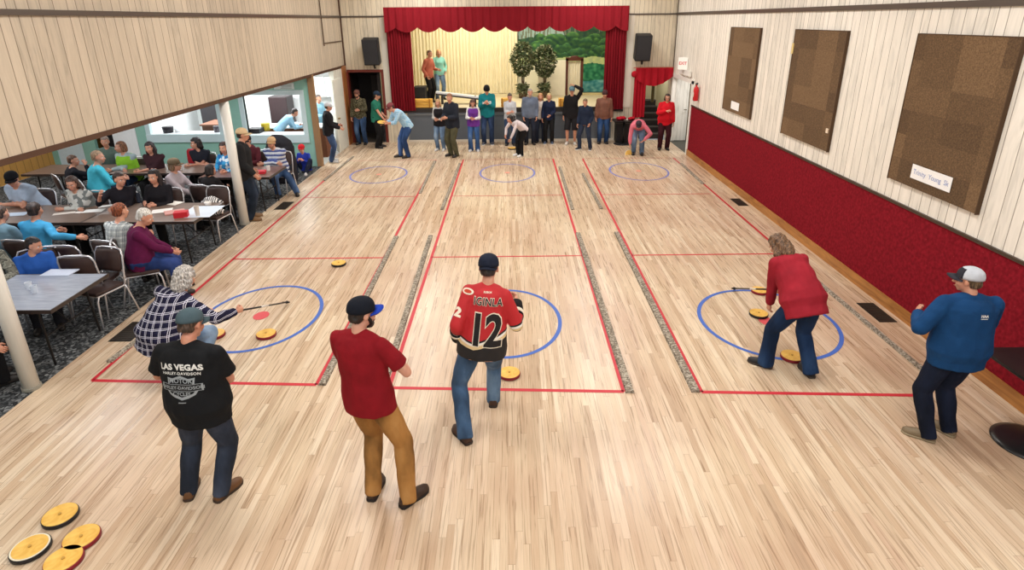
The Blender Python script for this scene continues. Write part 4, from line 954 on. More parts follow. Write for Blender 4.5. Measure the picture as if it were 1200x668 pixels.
press_on(poly_mesh(frame_loop(shield, .13)), sh, o_, R3, U3, .0025, 'shield_outline', GRY, b1)
press_on(poly_mesh([[(-.155, -.03), (.155, -.03), (.155, .028), (-.155, .028)]]), sh, o_, R3, U3, .0045, 'bar_panel', plain((24, 25, 28), .8), b1)
press_on(poly_mesh(frame_loop([(-.155, -.03), (.155, -.03), (.155, .028), (-.155, .028)], .08)), sh, o_, R3, U3, .006, 'bar_outline', GRY, b1)
press_on(text_mesh('MOTOR', .048, .001), sh, o_+U3*.052*s, R3, U3, .004, 'lettering', GRY, b1)
press_on(text_mesh('HARLEY-DAVIDSON', .0365, .0008), sh, o_-U3*.002, R3, U3, .0065, 'lettering', GRY, b1)
press_on(text_mesh('CYCLES', .04, .001), sh, o_-U3*.054*s, R3, U3, .004, 'lettering', GRY, b1)
press_on(poly_mesh([[(-.03, -.004), (.03, .002), (.03, .008), (-.03, .004)]]), sh, o_-U3*.125*s, R3, U3, .003, 'underline', GRY, b1)
# man in the red tee
b2, o2, i2 = person((-1.04, 3.84), -22, 1.82, 'bearded man in red tee, tan trousers and black cap with blue brim, arms folded', True, fat=.06, wide=1.08, lean=-2, hunch=6, off=(-.1, 0), side=-3,
    wfeet=((-1.17, 3.84, -6), (-.87, 3.75, -42)), hands=((-.14, .26, 1.1), (.06, .26, 1.06)), elb=((-.8, -.3, -1), (1, -.4, -.5)), head=(-30, 10, 0), cut='short', hairc=(38, 28, 24), beard=(30, 24, 22),
    shirt=F((132, 20, 30)), sleeve='short', loose=.012, th=.015, hem=-.1, pants=F((168, 120, 66), 'denim', (190, 144, 88)), shoes=(58, 42, 34), sole=(30, 24, 22), cap=((22, 26, 36), (32, 62, 168)), skc=(216, 166, 142))
NEAR.append(('N2', i2, b2))
# hockey jersey
JR = (184, 30, 38); jm, nt, N, L, bb = new_mat('hockey jersey'); tc = N.new('ShaderNodeTexCoord'); spx = N.new('ShaderNodeSeparateXYZ'); L.new(tc.outputs['Object'], spx.inputs[0])
hz = mnode(N, L, 'ADD', spx.outputs[2], mnode(N, L, 'MULTIPLY', mnode(N, L, 'ABSOLUTE', spx.outputs[0]), -.28))
jr = ramp(N, [(0, (26, 24, 26)), (.35, (226, 200, 150)), (.5, (236, 232, 224)), (.6, (26, 24, 26)), (.68, JR)], 'CONSTANT'); L.new(mnode(N, L, 'MULTIPLY', mnode(N, L, 'SUBTRACT', hz, .87), 4.6), jr.inputs[0]); L.new(jr.outputs[0], bb.inputs['Base Color']); bb.inputs['Roughness'].default_value = .75
b3, o3, i3 = person((-.35, 4.68), -3, 1.87, 'man in red and black hockey jersey number 12, jeans and dark cap, walking away', True, fat=-.06, wide=.88, lean=5, hunch=8, off=(.06, 0), side=6,
    wfeet=((-.46, 4.50, 34), (-.21, 5.06, -4)), hands=((-.16, .08, .88), (.34, .3, 1.1)), elb=((-.3, -1, -.3), (.3, -.8, -1)), head=(-4, 18, 0), cut='short', hairc=(46, 36, 32),
    shirt=jm, loose=.012, th=.02, hem=-.08, pants=den((70, 98, 132), (116, 146, 178)), shoes=(66, 44, 34), sole=(44, 34, 28), cap=((30, 36, 52), (30, 36, 52), 'back'), name_top='jersey')
NEAR.append(('N3', i3, b3))
sp = i3['sp']; s = i3['s']; sh = o3['shirt']; c, M = sp(.185); R3 = M@V((1, 0, 0)); U3 = M@V((0, 0, 1)); BK_ = plain((22, 20, 22), .7); CRM = plain((236, 226, 206), .7)
NAR = lambda u, w: (u*.76, w)
press_on(text_mesh('12', .41, .021, 0, .95), sh, (c+R3*.02)*s, R3, U3, .005, 'number_outline', CRM, b3, NAR)
press_on(text_mesh('12', .41, .012, 0, .95), sh, (c+R3*.02)*s, R3, U3, .0085, 'number', BK_, b3, NAR)

c, M = sp(.44)
press_on(text_mesh('IGINLA', .1, .0055, 0, 1.1), sh, (c+R3*.02)*s, R3, U3, .005, 'name_outline', CRM, b3, lambda u, w: (u*.74, w*.95-.2*u*u))
press_on(text_mesh('IGINLA', .1, .0015, 0, 1.1), sh, (c+R3*.02)*s, R3, U3, .008, 'name_lettering', BK_, b3, lambda u, w: (u*.74, w*.95-.2*u*u))
press_on(text_mesh('REEBOK', .02, .0003), sh, (c+R3*.01+U3*.075)*s, R3, U3, .004, 'lettering', CRM, b3)
for i, sx in ((0, -1), (1, 1)):                          # black cuffs with a cream stripe
    el, wr = i3['el'][i]*s, i3['wr'][i]*s; d = (wr-el).normalized()
    mb = MB(); mb.tube([el+d*.10, el+d*.2, wr+d*.01], [.068, .066, .058], 20); mb.build('cuff', F((26, 24, 26)), b3, True)
    MB().tube([el+d*.125, el+d*.165], [.0705, .0695], 20).build('cuff_stripe', CRM, b3, True)
el, shd = i3['el'][0]*s, i3['sh'][0]*s; ad = (el-shd).normalized(); q = shd.lerp(el, .62); rt = V((.5, -.85, 0)).normalized(); rt = (rt-ad*rt.dot(ad)).normalized()
press_on(text_mesh('12', .11, .006), sh, q, rt, -ad, .004, 'sleeve_number', CRM, b3)
q = shd+V((.02, -.02, .06)); press_on(poly_mesh([[(.055*math.cos(a_), .03*math.sin(a_)) for a_ in [k*PI/8 for k in range(16)]]]), sh, shd+V((.01, -.03, .03)), V((.85, -.5, 0)), V((.3, .5, .9)), .004, 'shoulder_patch', CRM, b3)
press_on(poly_mesh([[(.036*math.cos(a_), .017*math.sin(a_)) for a_ in [k*PI/6 for k in range(12)]]]), sh, shd+V((.01, -.03, .03)), V((.85, -.5, 0)), V((.3, .5, .9)), .0065, 'shoulder_emblem', plain((196, 60, 30), .6), b3)
# woman in the red sweater bending over
b4, o4, i4 = person((3.03, 5.58), 14, 1.72, 'woman in red sweater and dark jeans bending forward over the right lane', True, fat=.3, fem=True, wide=1.06, lean=44, hunch=14, hip=.9, off=(.02, -.06),
    wfeet=((2.84, 5.68, 52), (3.25, 5.50, 4)), hands=((-.07, .34, .60), (.14, .44, .8)), elb=((-.5, -1, 0), (.5, -.8, 0)), head=(8, 42, 0), cut='wavy', hs=1.06, hairc=(108, 78, 54),
    shirt=F((152, 34, 48)), loose=.016, th=.02, hem=-.16, pants=F((28, 50, 84), 'denim', (44, 70, 108)), shoes=(30, 30, 34), flare=.02)
NEAR.append(('N4', i4, b4))
# man in the blue quarter-zip
b5, o5, i5 = person((3.95, 4.5), -4, 1.71, 'man in blue jacket and dark jeans with white mesh cap, by the red wall', True, fat=.24, wide=1.15, lean=2, hunch=8,
    wfeet=((3.83, 4.44, 52), (4.08, 4.52, 28)), hands=((-.27, .24, 1.18), (.1, .3, 1.1)), elb=((-.8, -.3, -1), (1, -.3, -.7)), head=(46, 8, 0), cut='short', hairc=(92, 74, 52),
    shirt=F((20, 62, 108)), loose=.014, th=.026, hem=-.13, collar=True, pants=F((26, 34, 54), 'denim', (38, 48, 72)), shoes=(122, 106, 82), sole=(150, 136, 110), cap=((196, 202, 212), (52, 52, 60), 'trucker', (48, 48, 56)), name_top='jacket')
NEAR.append(('N5', i5, b5))
sp = i5['sp']; s = i5['s']; c, M = sp(.4); R3 = M@V((1, 0, 0)); U3 = M@V((0, 0, 1))
press_on(text_mesh('HAA', .03, .0018), o5['shirt'], (c+R3*.045)*s, R3, U3, .004, 'lettering', WT, b5)
press_on(poly_mesh([[(-.03, -.003), (.03, -.003), (.03, .003), (-.03, .003)]]), o5['shirt'], (c+R3*.045-U3*.024)*s, R3, U3, .004, 'underline', WT, b5)
# squatting woman in plaid
b6, o6, i6 = person((-3.74, 5.55), -14, 1.74, 'grey haired woman in navy and white plaid shirt squatting with a delivery stick', True, fat=.42, wide=1.1, fem=True, hip=.53, off=(0, -.02), lean=22, side=17, hunch=14,
    feet=((-.06, .12, 20), (.24, .12, -10)), hands=((.1, .5, .6), (.6, .42, .70)), elb=((-1, -.3, -.6), (.3, -.6, -.2)), curl=1.0, head=(-8, 18, 4), cut='curly', hairc=(176, 172, 168), hs=1.08,
    kneeh=((-.4, 1, .3), (.3, 1, .3)), shirt=F((36, 36, 66), 'plaid', (220, 220, 236), (20, 20, 40), .85), loose=.03, th=.018, hem=-.16, pants=LJEAN, shoes=(60, 60, 66))
NEAR.append(('N6', i6, b6))
def stick(a, b, label, whites=True):
    a, b = V(a), V(b); t = empty('delivery_stick', a, 0, label, 'stick'); d = b-a
    MB().tube([(0, 0, 0), d*.96], .011, 10).build('shaft', plain((26, 26, 28), .4), t, True)
    MB().tube([d*.42, d*.56], .012, 10).build('white_band', plain((224, 222, 216), .4), t, True)
    n = V((-d.y, d.x, 0)).normalized(); MB().tube([d*.96-n*.05-V((0, 0, 0)), d*.96, d*.96+n*.05], .012).box(d*.985, (.03, .03, .03)).build('fork_head', plain((30, 30, 32), .5), t)
w = W(b6, i6['wr'][1]*i6['s']); dd = (pz(337, 354, .03)-w).normalized(); stick(w+dd*.02-V((0, 0, .0)), pz(337, 354, .03), 'black delivery stick with white band held by the squatting woman in plaid')
w = W(b4, i4['wr'][1]*i4['s']); stick(w+V((-.02, .06, -.03)), pz(860, 338, .03), 'black delivery stick held by the bending woman in the red sweater')

# --- people at the far end
def st(x, y, face, h, label, **k):
    p = pz(x, y); return person((p.x, min(p.y, k.pop('ymax', 99))), face, h, label, **k)
st(425, 169, 175, 1.73, 'man in camouflage shirt, jeans and cap in the dark doorway', shirt=F((84, 80, 62), 'camo', (54, 52, 40), (120, 112, 88), 1.2), pants=JEAN, hands=((-.08, .26, 1.12), (.24, .1, .86)), elb=EOUT, cap=((110, 74, 66), (110, 74, 66)), fat=.15, beard=(80, 60, 50))
st(444, 173, -100, 1.74, 'man in green tee and black trousers seen from the side by the doorway', shirt=F((40, 112, 92)), sleeve='short', pants=BLK, hands=((-.2, .2, .95), (.2, .32, .92)), fat=.2, cap=((34, 48, 66), (34, 48, 66)), hem=-.12)
bf, of, inf = st(476, 184, 122, 1.78, 'man in light blue plaid shirt and jeans leaning forward holding a disc', shirt=F((120, 176, 214), 'check', (200, 226, 240)), sleeve='mid', pants=den((52, 80, 128), (90, 118, 168)), lean=38, hunch=16, off=(0, -.1), hands=((-.05, .55, 1.0), (.12, .55, .98)), elb=EOUT, cap=((122, 66, 68), (110, 60, 62)), head=(0, 32, 0), feet=((-.1, -.02, 10), (.1, .12, -10)), fat=.1)
w = W(bf, V((.05, .62, 1.0))*inf['s']); disc(w.x, w.y, w.z, .115, 'black', 'yellow disc held in the hands of the man in the light blue plaid shirt', None, (.25, .1, 0))
st(517, 176, 165, 1.55, 'woman in black cardigan over grey top and pale jeans at the far end', shirt=F((190, 188, 186)), vest=F((34, 32, 36)), pants=LJEAN, hands=FRONT, elb=EOUT, fem=True, cut='long', hairc=(176, 140, 96), shoes=(220, 220, 220))
st(532, 183, 140, 1.82, 'man in dark navy jacket and olive trousers standing in front of the stage', shirt=F((38, 42, 52)), th=.026, pants=F((82, 80, 60)), hands=((-.1, .3, 1.1), (.1, .3, 1.06)), elb=EOUT, fat=.2, cut='short', hairc=(150, 104, 72), head=(20, 10, 0), name_top='jacket', hem=-.14)
st(556, 177, 178, 1.58, 'woman in purple vest with white sleeves and blue jeans looking down', shirt=F((232, 228, 230)), vest=F((110, 54, 150)), pants=den((62, 96, 150), (96, 130, 180)), flare=.02, hands=((-.06, .26, 1.1), (.08, .27, 1.12)), elb=EOUT, fem=True, cut='long', hairc=(92, 62, 50), head=(0, 26, 0), shoes=(210, 210, 214))
bt, ot, it = st(572, 169, 180, 1.87, 'tall man in teal hoodie, jeans and black cap against the stage', shirt=F((26, 122, 130)), hood=True, th=.022, pants=den((48, 66, 100), (72, 92, 130)), hands=((-.05, .27, 1.22), (.07, .27, 1.24)), elb=EOUT, cap=((26, 26, 30), (26, 26, 30), 'beanie'), head=(0, 24, 0), hem=-.13, name_top='hoodie', shoes=(70, 70, 80), sole=(230, 230, 230))
c, M = it['sp'](.33); press_on(text_mesh('SHARKS', .075, .003), ot['shirt'], c*it['s'], M@V((-1, 0, 0)), M@V((0, 0, 1)), .006, 'lettering', WT, bt)
st(598, 170, 180, 1.63, 'woman in pale grey sweater and jeans with hair pulled back', shirt=F((196, 200, 208)), pants=den((54, 70, 100), (84, 100, 130)), hands=FOLD, elb=EOUT, fem=True, cut='bun', hairc=(80, 62, 52), hem=-.16, head=(0, 16, 0))
st(609, 183, 128, 1.5, 'dark haired girl in white top and black trousers bending down to the floor', shirt=F((226, 216, 220)), pants=BLK, lean=60, hunch=20, off=(0, -.14), fem=True, cut='long', hairc=(26, 20, 22), hands=((-.06, .5, .5), (.24, .4, .72)), elb=((-1, -.3, .2), (1, -.3, .2)), head=(-6, 20, 0), feet=((-.1, 0, 5), (.12, -.02, -5)), shoes=(226, 226, 226))
st(621, 169, 180, 1.75, 'grey bearded man in blue grey sweater with small white badge', shirt=F((104, 116, 136)), th=.02, pants=F((34, 38, 50)), hands=POCK, elb=EBK, fat=.2, cut='short', hairc=(150, 142, 134), beard=(170, 164, 158), collar=True, name_top='sweater')
st(633, 167, 176, 1.58, 'fair haired girl in pale top partly behind the woman in navy', shirt=F((216, 206, 198)), pants=F((40, 46, 62)), fem=True, cut='long', hairc=(178, 130, 86), hands=HANG, elb=EBK)
st(643, 168, 172, 1.6, 'blonde woman in navy sweatshirt and black trousers', shirt=F((30, 38, 64)), pants=BLK, fem=True, fat=.1, cut='bob', hairc=(196, 168, 120), hands=((-.06, .26, 1.0), (.22, .12, .86)), elb=EOUT, hem=-.12, shoes=(70, 80, 100), sole=(200, 200, 200))
st(669, 169, 170, 1.82, 'man in black shirt and shorts with cap, hands raised to his head', shirt=F((30, 28, 30)), pants=F((34, 33, 36)), legs='short', hands=((-.06, .1, 1.74), (.24, .05, .84)), elb=((-1, .2, .4), (.6, -1, -.3)), cap=((90, 120, 132), (90, 120, 132)), loose=.015, hem=-.15, shoes=(200, 196, 190))
st(685, 175, 150, 1.55, 'boy in dark navy jacket with white stripe and dark trousers standing at an angle', shirt=F((34, 44, 66)), th=.022, pants=F((44, 54, 74)), hands=((-.2, .1, .9), (.22, .14, .86)), elb=EBK, cut='short', hairc=(120, 96, 70), feet=((-.18, -.06, 20), (.16, .06, -20)), head=(12, 18, 0), name_top='jacket', shoes=(40, 44, 56), sole=(220, 220, 220))
st(706, 168, 178, 1.68, 'man in brown jacket and dark beanie, jeans, at the right end of the stage', shirt=F((124, 84, 70)), th=.024, pants=den((44, 72, 116), (70, 98, 144)), hands=HANG, elb=EBK, fat=.25, cap=((72, 46, 48), (72, 46, 48), 'beanie'), name_top='jacket', hem=-.12)
bp_, op_, ip_ = st(747, 181, 168, 1.68, 'person in pink sweater and jeans bent double reaching to a disc', shirt=F((206, 108, 124)), pants=LJEAN, lean=84, hunch=26, off=(.02, -.18), hip=.84, hands=((-.16, .42, .52), (.24, .44, .34)), elb=((-1, .1, .3), (1, .1, .3)), head=(0, 34, 0), cap=((60, 48, 56), (60, 48, 56)), feet=((-.12, 0, 5), (.12, 0, -5)), fat=.3)
p = pz(737, 181); disc(p.x, p.y, .0, .13, 'white', 'pale disc standing on edge at the hand of the person in pink', None, (1.25, 0, .1))
st(777, 175, 172, 1.68, 'woman in bright red sweater and maroon trousers by the white door', shirt=F((206, 26, 40)), th=.022, pants=F((58, 24, 32)), fem=True, fat=.35, cut='bob', hairc=(48, 30, 28), hands=((-.24, .06, .84), (.02, .26, 1.22)), elb=((-.6, -1, -.3), (1, 0, -.8)), hem=-.16, glasses=True)
st(389, 190, -75, 1.66, 'man in black hooded jacket, jeans and white cap by the kitchen door', shirt=F((30, 28, 32)), hood=True, th=.024, pants=den((66, 86, 122), (104, 124, 160)), hands=((-.15, .3, 1.05), (.15, .34, 1.0)), elb=EBK, cap=((206, 208, 214), (206, 208, 214)), fat=.15, hem=-.13, shoes=(190, 190, 190), name_top='jacket', head=(0, 4, 0))
# two on the stage
for (x, y, yy, f, h, lb, k) in ((504, 117, 20.3, -120, 1.75, 'man in orange brown shirt and black trousers standing on the stage', dict(shirt=F((186, 104, 84)), pants=BLK, cut='short', hairc=(110, 78, 60), hands=((-.1, .3, 1.1), (.22, .1, .9)), elb=EOUT)),
                                (516, 111, 21.2, -160, 1.74, 'fair haired person in turquoise shirt and pale jeans standing on the stage', dict(shirt=F((128, 196, 184), 'check', (150, 210, 196)), pants=LJEAN, cut='bob', hairc=(196, 150, 104), hands=((-.2, .12, .95), (.1, .28, 1.05)), elb=EOUT, fem=True))):
    p = py(x, y, yy); person((p.x, yy, SZ), f, h, lb, **k)
# kitchen helpers
person((-6.35, 16.35, 0), -60, 1.66, 'person in light blue shirt bent over behind the right serving hatch', shirt=F((150, 196, 226)), pants=F((60, 64, 80)), lean=48, hunch=14, off=(0, -.1), hands=((-.1, .5, .98), (.15, .55, .98)), elb=EOUT, cut='short', hairc=(40, 30, 30), head=(0, 30, 0))
person((-5.75, 17.7, 0), -120, 1.7, 'person in light blue top inside the kitchen, seen through the open door', shirt=F((150, 200, 232)), pants=F((50, 54, 70)), hands=FRONT, elb=EOUT, cut='short', hairc=(90, 80, 74))
# man standing at the pole, child on the floor
st(295, 257, -72, 1.84, 'man in black jacket, dark jeans and tan cap standing behind the far white pole', shirt=F((34, 34, 36)), th=.026, pants=F((40, 50, 66), 'denim', (58, 70, 90)), fat=.2, cap=((206, 180, 142), (214, 190, 150)), hands=((-.2, .14, .92), (.22, .2, .9)), elb=EBK, name_top='jacket', hem=-.14, shoes=(120, 90, 60))
person((-5.36, 15.0, 0), 175, 1.35, 'small child in blue sweatshirt and red cap sitting on the floor by the teal wall', hip=.14, hs=1.2, off=(0, 0), lean=8, hunch=14, feet=((-.16, .42, 14), (.16, .42, -14)), kneeh=((-.5, .3, 1), (.5, .3, 1)), seated=True, hands=((-.08, .3, .46), (.1, .3, .46)), elb=EOUT, shirt=F((44, 62, 168)), pants=F((34, 40, 60)), cap=((196, 40, 48), (196, 40, 48)), shoes=(210, 206, 206), sole=(180, 180, 180))

# --- seated in the annex: placed by where the head shows
def sit(x, y, zh, face, label, ch=None, hoff=.14, cd=0., **k):
    p = pz(x, y, zh); fa = math.radians(face); f = V((-math.sin(fa), math.cos(fa), 0)); loc = V((p.x, p.y, 0))-f*(hoff+math.sin(math.radians(k.get('lean', 8)))*.62)
    k.setdefault('feet', ((-.13, .42, 8), (.13, .42, -8))); k.setdefault('lean', 8); k.setdefault('hands', TAB); k.setdefault('elb', EOUT)
    k.setdefault('hs', 1.07); k.setdefault('wide', 1.1); k['fat'] = k.get('fat', 0)+.08
    r = person((loc.x, loc.y, 0), face, k.pop('h', 1.7), label, seated=True, **k)
    hw_ = W(r[0], r[2]['HC']*r[2]['s']); dl = pz(x, y, hw_.z)-hw_; dl.z = 0; r[0].location = r[0].location+dl; loc = loc+dl
    if ch: chair(loc.x+f.x*(.02-cd), loc.y+f.y*(.02-cd), face, ch)
    return loc
sit(14, 210, 1.2, 172, 'big man in pale blue tee and black cap leaning on the left table', 'chair of the big man in the black cap', lean=22, fat=.45, h=1.8, shirt=F((168, 184, 206)), sleeve='short', pants=F((60, 62, 70)), cap=((26, 26, 30), (26, 26, 30)), hands=ARMT, head=(26, 22, 0))
sit(84, 215, 1.16, 172, 'long haired woman in white and grey patterned sweater leaning on the table', 'chair of the woman in the white patterned sweater', lean=20, fat=.3, fem=True, cut='long', hairc=(72, 50, 40), shirt=F((196, 196, 190), 'fair', (206, 206, 202), (120, 124, 122), 1.), pants=BLK, hands=ARMT, head=(22, 14, 0))
sit(140, 210, 1.14, -150, 'woman in dark top with short dark hair raising her forearm at the table', 'chair of the dark haired woman raising her arm', fem=True, cut='short', hairc=(58, 40, 32), shirt=F((30, 28, 34)), sleeve='mid', pants=BLK, hands=((.1, .36, .8), (.28, .42, 1.08)), head=(40, 6, 0))
sit(180, 207, 1.14, 178, 'long haired woman in black hoodie with red print facing the camera', 'chair of the woman in the black hoodie', fem=True, cut='long', hairc=(36, 24, 24), shirt=F((26, 24, 28)), hood=True, pants=BLK, hands=((-.08, .36, .8), (.1, .38, .84)), name_top='hoodie', fat=.15, head=(0, 4, 0))
sit(205, 193, 1.2, -92, 'woman in grey lilac sweater and brown cap sitting sideways, facing right', 'chair of the woman in the grey lilac sweater', lean=4, fem=True, cut='bob', hairc=(130, 100, 72), shirt=F((172, 160, 166)), pants=BLK, hands=((-.1, .45, .72), (.12, .45, .7)), cap=((110, 96, 76), (110, 96, 76)), head=(10, 6, 0))
sit(247, 199, 1.16, -12, 'person with dark hair and black jacket seen from behind, left of the far pole', 'chair of the person in black seen from behind', h=1.54, shirt=F((30, 28, 30)), th=.024, pants=BLK, cut='bob', hairc=(34, 24, 22), fem=True, head=(-20, 8, 0))
sit(141, 172, 1.14, 172, 'woman in bright green vest over grey sleeves at the rear table', 'chair of the woman in the green vest', fem=True, cut='bob', hairc=(132, 88, 60), shirt=F((158, 176, 178)), vest=F((134, 190, 50)), pants=JEAN, hands=ARMT, fat=.25, head=(-38, 4, 0))
sit(175, 173, 1.12, 178, 'woman in dark maroon top with long dark hair at the rear table', None, fem=True, cut='long', hairc=(52, 40, 42), shirt=F((58, 34, 40)), sleeve='mid', pants=BLK, hands=ARMT)
sit(123, 166, 1.2, -160, 'older man with thin hair sitting behind the woman in the green vest', 'chair of the older man by the dark doorway', shirt=F((92, 112, 104)), pants=BLK, cut='short', hairc=(150, 130, 118), hoff=.1, hands=((-.15, .4, .7), (.15, .4, .7)))
sit(115, 184, 1.3, -45, 'grey haired woman in turquoise sweater turned to the rear table', 'chair of the woman in turquoise', h=1.8, fem=True, fat=.3, cut='short', hairc=(168, 140, 112), shirt=F((74, 190, 214)), pants=BLK, head=(-30, 6, 0))
sit(86, 188, 1.12, -40, 'brown haired woman in black top at the left rear table, hand to her face', 'chair of the brown haired woman in black at the left rear table', h=1.58, fem=True, fat=.2, cut='short', hairc=(96, 68, 52), shirt=F((28, 28, 34)), pants=BLK, head=(-30, 6, 0), hands=((-.1, .4, .8), (.12, .3, 1.14)))
sit(229, 168, 1.12, -172, 'woman with long curly dark hair and dark tee leaning on the rear table', 'chair of the curly haired woman', fem=True, cut='curly', hairc=(36, 24, 24), shirt=F((36, 38, 48)), sleeve='short', pants=BLK, hands=ARMT, lean=14, head=(-50, 6, 0))
sit(262, 173, 1.14, 176, 'woman in turquoise and white patterned top half hidden by the far pole', 'chair of the woman half hidden by the far pole', fem=True, cut='long', hairc=(64, 40, 36), shirt=F((60, 150, 200), 'fair', (210, 226, 236), (40, 110, 170), 1.), pants=BLK)
sit(289, 165, 1.16, 168, 'person in maroon hoodie and black cap behind the standing man', 'chair of the person in the maroon hoodie', shirt=F((84, 34, 42)), hood=True, pants=BLK, cap=((34, 32, 36), (34, 32, 36)), name_top='hoodie', lean=12)
sit(318, 167, 1.16, 176, 'man in blue and white striped sweater and tan cap with arms on the table', 'chair of the man in the striped sweater', lean=16, fat=.2, shirt=F((214, 220, 236), 'stripe', (70, 84, 140), (120, 130, 170), 1.3), pants=JEAN, cap=((204, 170, 130), (196, 160, 118)), hands=((.16, .4, .79), (-.16, .38, .79)), feet=((-.05, .35, 8), (-.42, .2, 30)), beard=(170, 120, 90))
sit(41, 246, 1.16, -8, 'person in bright blue sweater seen from behind, arm over the next chair', 'chair of the person in the bright blue sweater', lean=14, cut='short', hairc=(52, 38, 34), shirt=F((66, 150, 196)), pants=BLK, hands=((-.1, .5, .8), (.62, .12, .86)), elb=((-1, -.2, -.4), (.5, -1, -.2)), head=(10, 4, 0), fat=.15)
sit(1, 250, 1.14, -6, 'person in grey blue top at the left frame edge, seen from behind', 'chair at the left frame edge behind the boy in blue', shirt=F((110, 140, 156)), pants=BLK, cut='short', hairc=(80, 60, 50), lean=12)
sit(-30, 285, 1.14, -150, 'person in grey camouflage sleeve cut by the left frame edge', None, shirt=F((132, 130, 118), 'camo', (96, 96, 88), (160, 160, 146), 1.), pants=BLK, hands=((-.2, .36, .8), (.22, .3, .8)))
sit(40, 287, 1.08, -148, 'dark haired boy in blue hoodie at the nearest table, looking right', 'chair of the boy in the blue hoodie', h=1.5, hs=1.08, cut='short', hairc=(32, 24, 26), shirt=F((44, 92, 176)), hood=True, pants=F((40, 40, 46)), head=(62, 16, 0), hands=((-.1, .36, .8), (.1, .36, .8)), name_top='hoodie', hoff=.06)
sit(141, 247, 1.17, -14, 'woman with short red brown hair and white plaid shirt seen from behind', 'chair of the woman in the white plaid shirt', fem=True, fat=.35, cut='short', hairc=(140, 72, 40), shirt=F((214, 218, 216), 'plaid', (84, 92, 100), (150, 158, 160), .9), pants=BLK, head=(-10, 6, 0))
sit(170, 254, 1.17, -62, 'white haired person in maroon sweater sitting sideways with hands in lap', 'chair of the white haired person in maroon', lean=10, fat=.3, cut='short', hairc=(222, 218, 210), shirt=F((92, 24, 66)), pants=den((38, 58, 110), (60, 80, 140)), hands=((-.06, .42, .66), (.06, .44, .66)), head=(-12, 26, 0))
person((-5.86, 5.2, 0), -30, 1.7, 'person in dark clothes at the bottom of the nearest pole, only a hand showing', seated=True, feet=((-.13, .42, 8), (.13, .42, -8)), lean=14, shirt=BLK, pants=BLK, hands=((-.1, .4, .8), (.44, .36, .62)), elb=EOUT, cut='short', hairc=(50, 40, 36), fat=.1)
chair(-5.86, 5.2, -30, 'chair of the person in dark clothes beside the nearest pole')
# empty chairs
chair(-5.42, 7.0, 165, 'empty chair with bent chrome frame at the right far corner of the nearest table')
chair(-6.0, 7.62, -4, 'empty chair with an arm resting on its back, right of the person in bright blue')
chair(-5.62, 7.25, 4, 'empty chair behind the nearest table, between the boy and the woman in plaid')
chair(-5.36, 10.02, 172, 'empty chair with a striped bag at the right end of the papers table')
chair(-5.55, 5.15, 0, 'empty chair pushed under the nearest table by the pole') if False else None
t = empty('plastic_chair', (-7.3, 13.2, 0), math.radians(176), 'red plastic chair of the woman in the dark maroon top at the rear table', 'chair'); RP = plain((178, 34, 48), .5)
MB().box((0, 0, .445), (.46, .44, .04)).build('seat', RP, t, bevel=.015); mb = MB()
mb.loft([[V((x, y-.22-.05*(z-.5)+.0, z)) for x, y in ((-w, 0), (0, -.03), (w, 0), (w, .02), (0, .0), (-w, .02))] for z, w in ((.46, .2), (.7, .23), (.9, .22), (.95, .18))]); mb.build('backrest', RP, t, True)
for sx in (-1, 1):
    for sy in (-1, 1): MB().tube([(sx*.2, sy*.19, .43), (sx*.24, sy*.24, 0)], .014).build('leg', plain((170, 170, 174), .3, .8), t)

# --- things on the annex tables
TZ = .752
def slab(nm, px_, py_, w, d, hgt, c, lb, cat, rz=0, group=None, z=TZ):
    p = pz(px_, py_, z); o = MB().b2((-w/2, -d/2, 0), (w/2, d/2, hgt)).build(nm, plain(c, .6), None); o.location = (p.x, p.y, z); o.rotation_euler = (0, 0, rz); tag(o, lb, cat, group)
slab('large_paper', 236, 248, .52, .62, .003, (214, 226, 240), 'large white paper sheet at the right of the papers table', 'paper', .05)
slab('paper', 190, 247, .3, .22, .003, (236, 232, 226), 'white paper on the table in front of the woman in the black hoodie', 'paper', .4)
slab('paper', 203, 238, .28, .2, .004, (232, 226, 216), 'crumpled pale paper near the far edge of the papers table', 'paper', -.3)
slab('paper', 110, 247, .3, .18, .003, (236, 236, 232), 'white paper lying left of the red haired woman', 'paper', .2)
slab('paper', 128, 241, .3, .1, .003, (238, 236, 232), 'narrow white paper at the gap between the two tables', 'paper', .5)
slab('paper', 75, 250, .3, .12, .003, (226, 216, 206), 'white napkins in front of the woman in the patterned sweater', 'paper', .4)
slab('paper', 92, 249, .12, .08, .004, (236, 230, 224), 'small white napkin right of the patterned sweater woman', 'paper', -.2)
slab('paper', 20, 251, .3, .2, .003, (190, 206, 226), 'pale blue sheet at the left table behind the person in bright blue', 'paper', .2)
slab('red_box', 213, 254, .2, .14, .09, (196, 32, 44), 'red box on the papers table', 'box', .3)
slab('red_tray', 303, 203, .28, .18, .05, (198, 40, 54), 'red tray with food on the brown table by the far pole', 'tray', .2)
slab('magazine', 205, 249, .3, .22, .02, (196, 140, 130), 'pinkish magazine beside the red box', 'magazine', .6)
slab('tablet_case', 70, 320, .36, .2, .012, (196, 206, 226), 'pale folded cloth at the far edge of the nearest table', 'cloth', 0)
def cup(px_, py_, c, lb, r=.036, hgt=.11, cat='cup', nm='drinking_cup', glass=False):
    p = pz(px_, py_, TZ); R_ = MB().ring
    o = MB().loft([R_(V((0, 0, q*hgt)), V((1, 0, 0)), V((0, 1, 0)), r*k, r*k, 18) for q, k in ((0, .78), (1, 1), (1, .9), (.08, .72))]).build(nm, plain(c, .3), None, False); o.location = (p.x, p.y, TZ); tag(o, lb, cat)
cup(315, 200, (230, 228, 226), 'white cup on the brown table by the striped shirt man')
cup(232, 253, (206, 196, 186), 'tall pale tumbler on the papers table at its right edge', .04, .17)
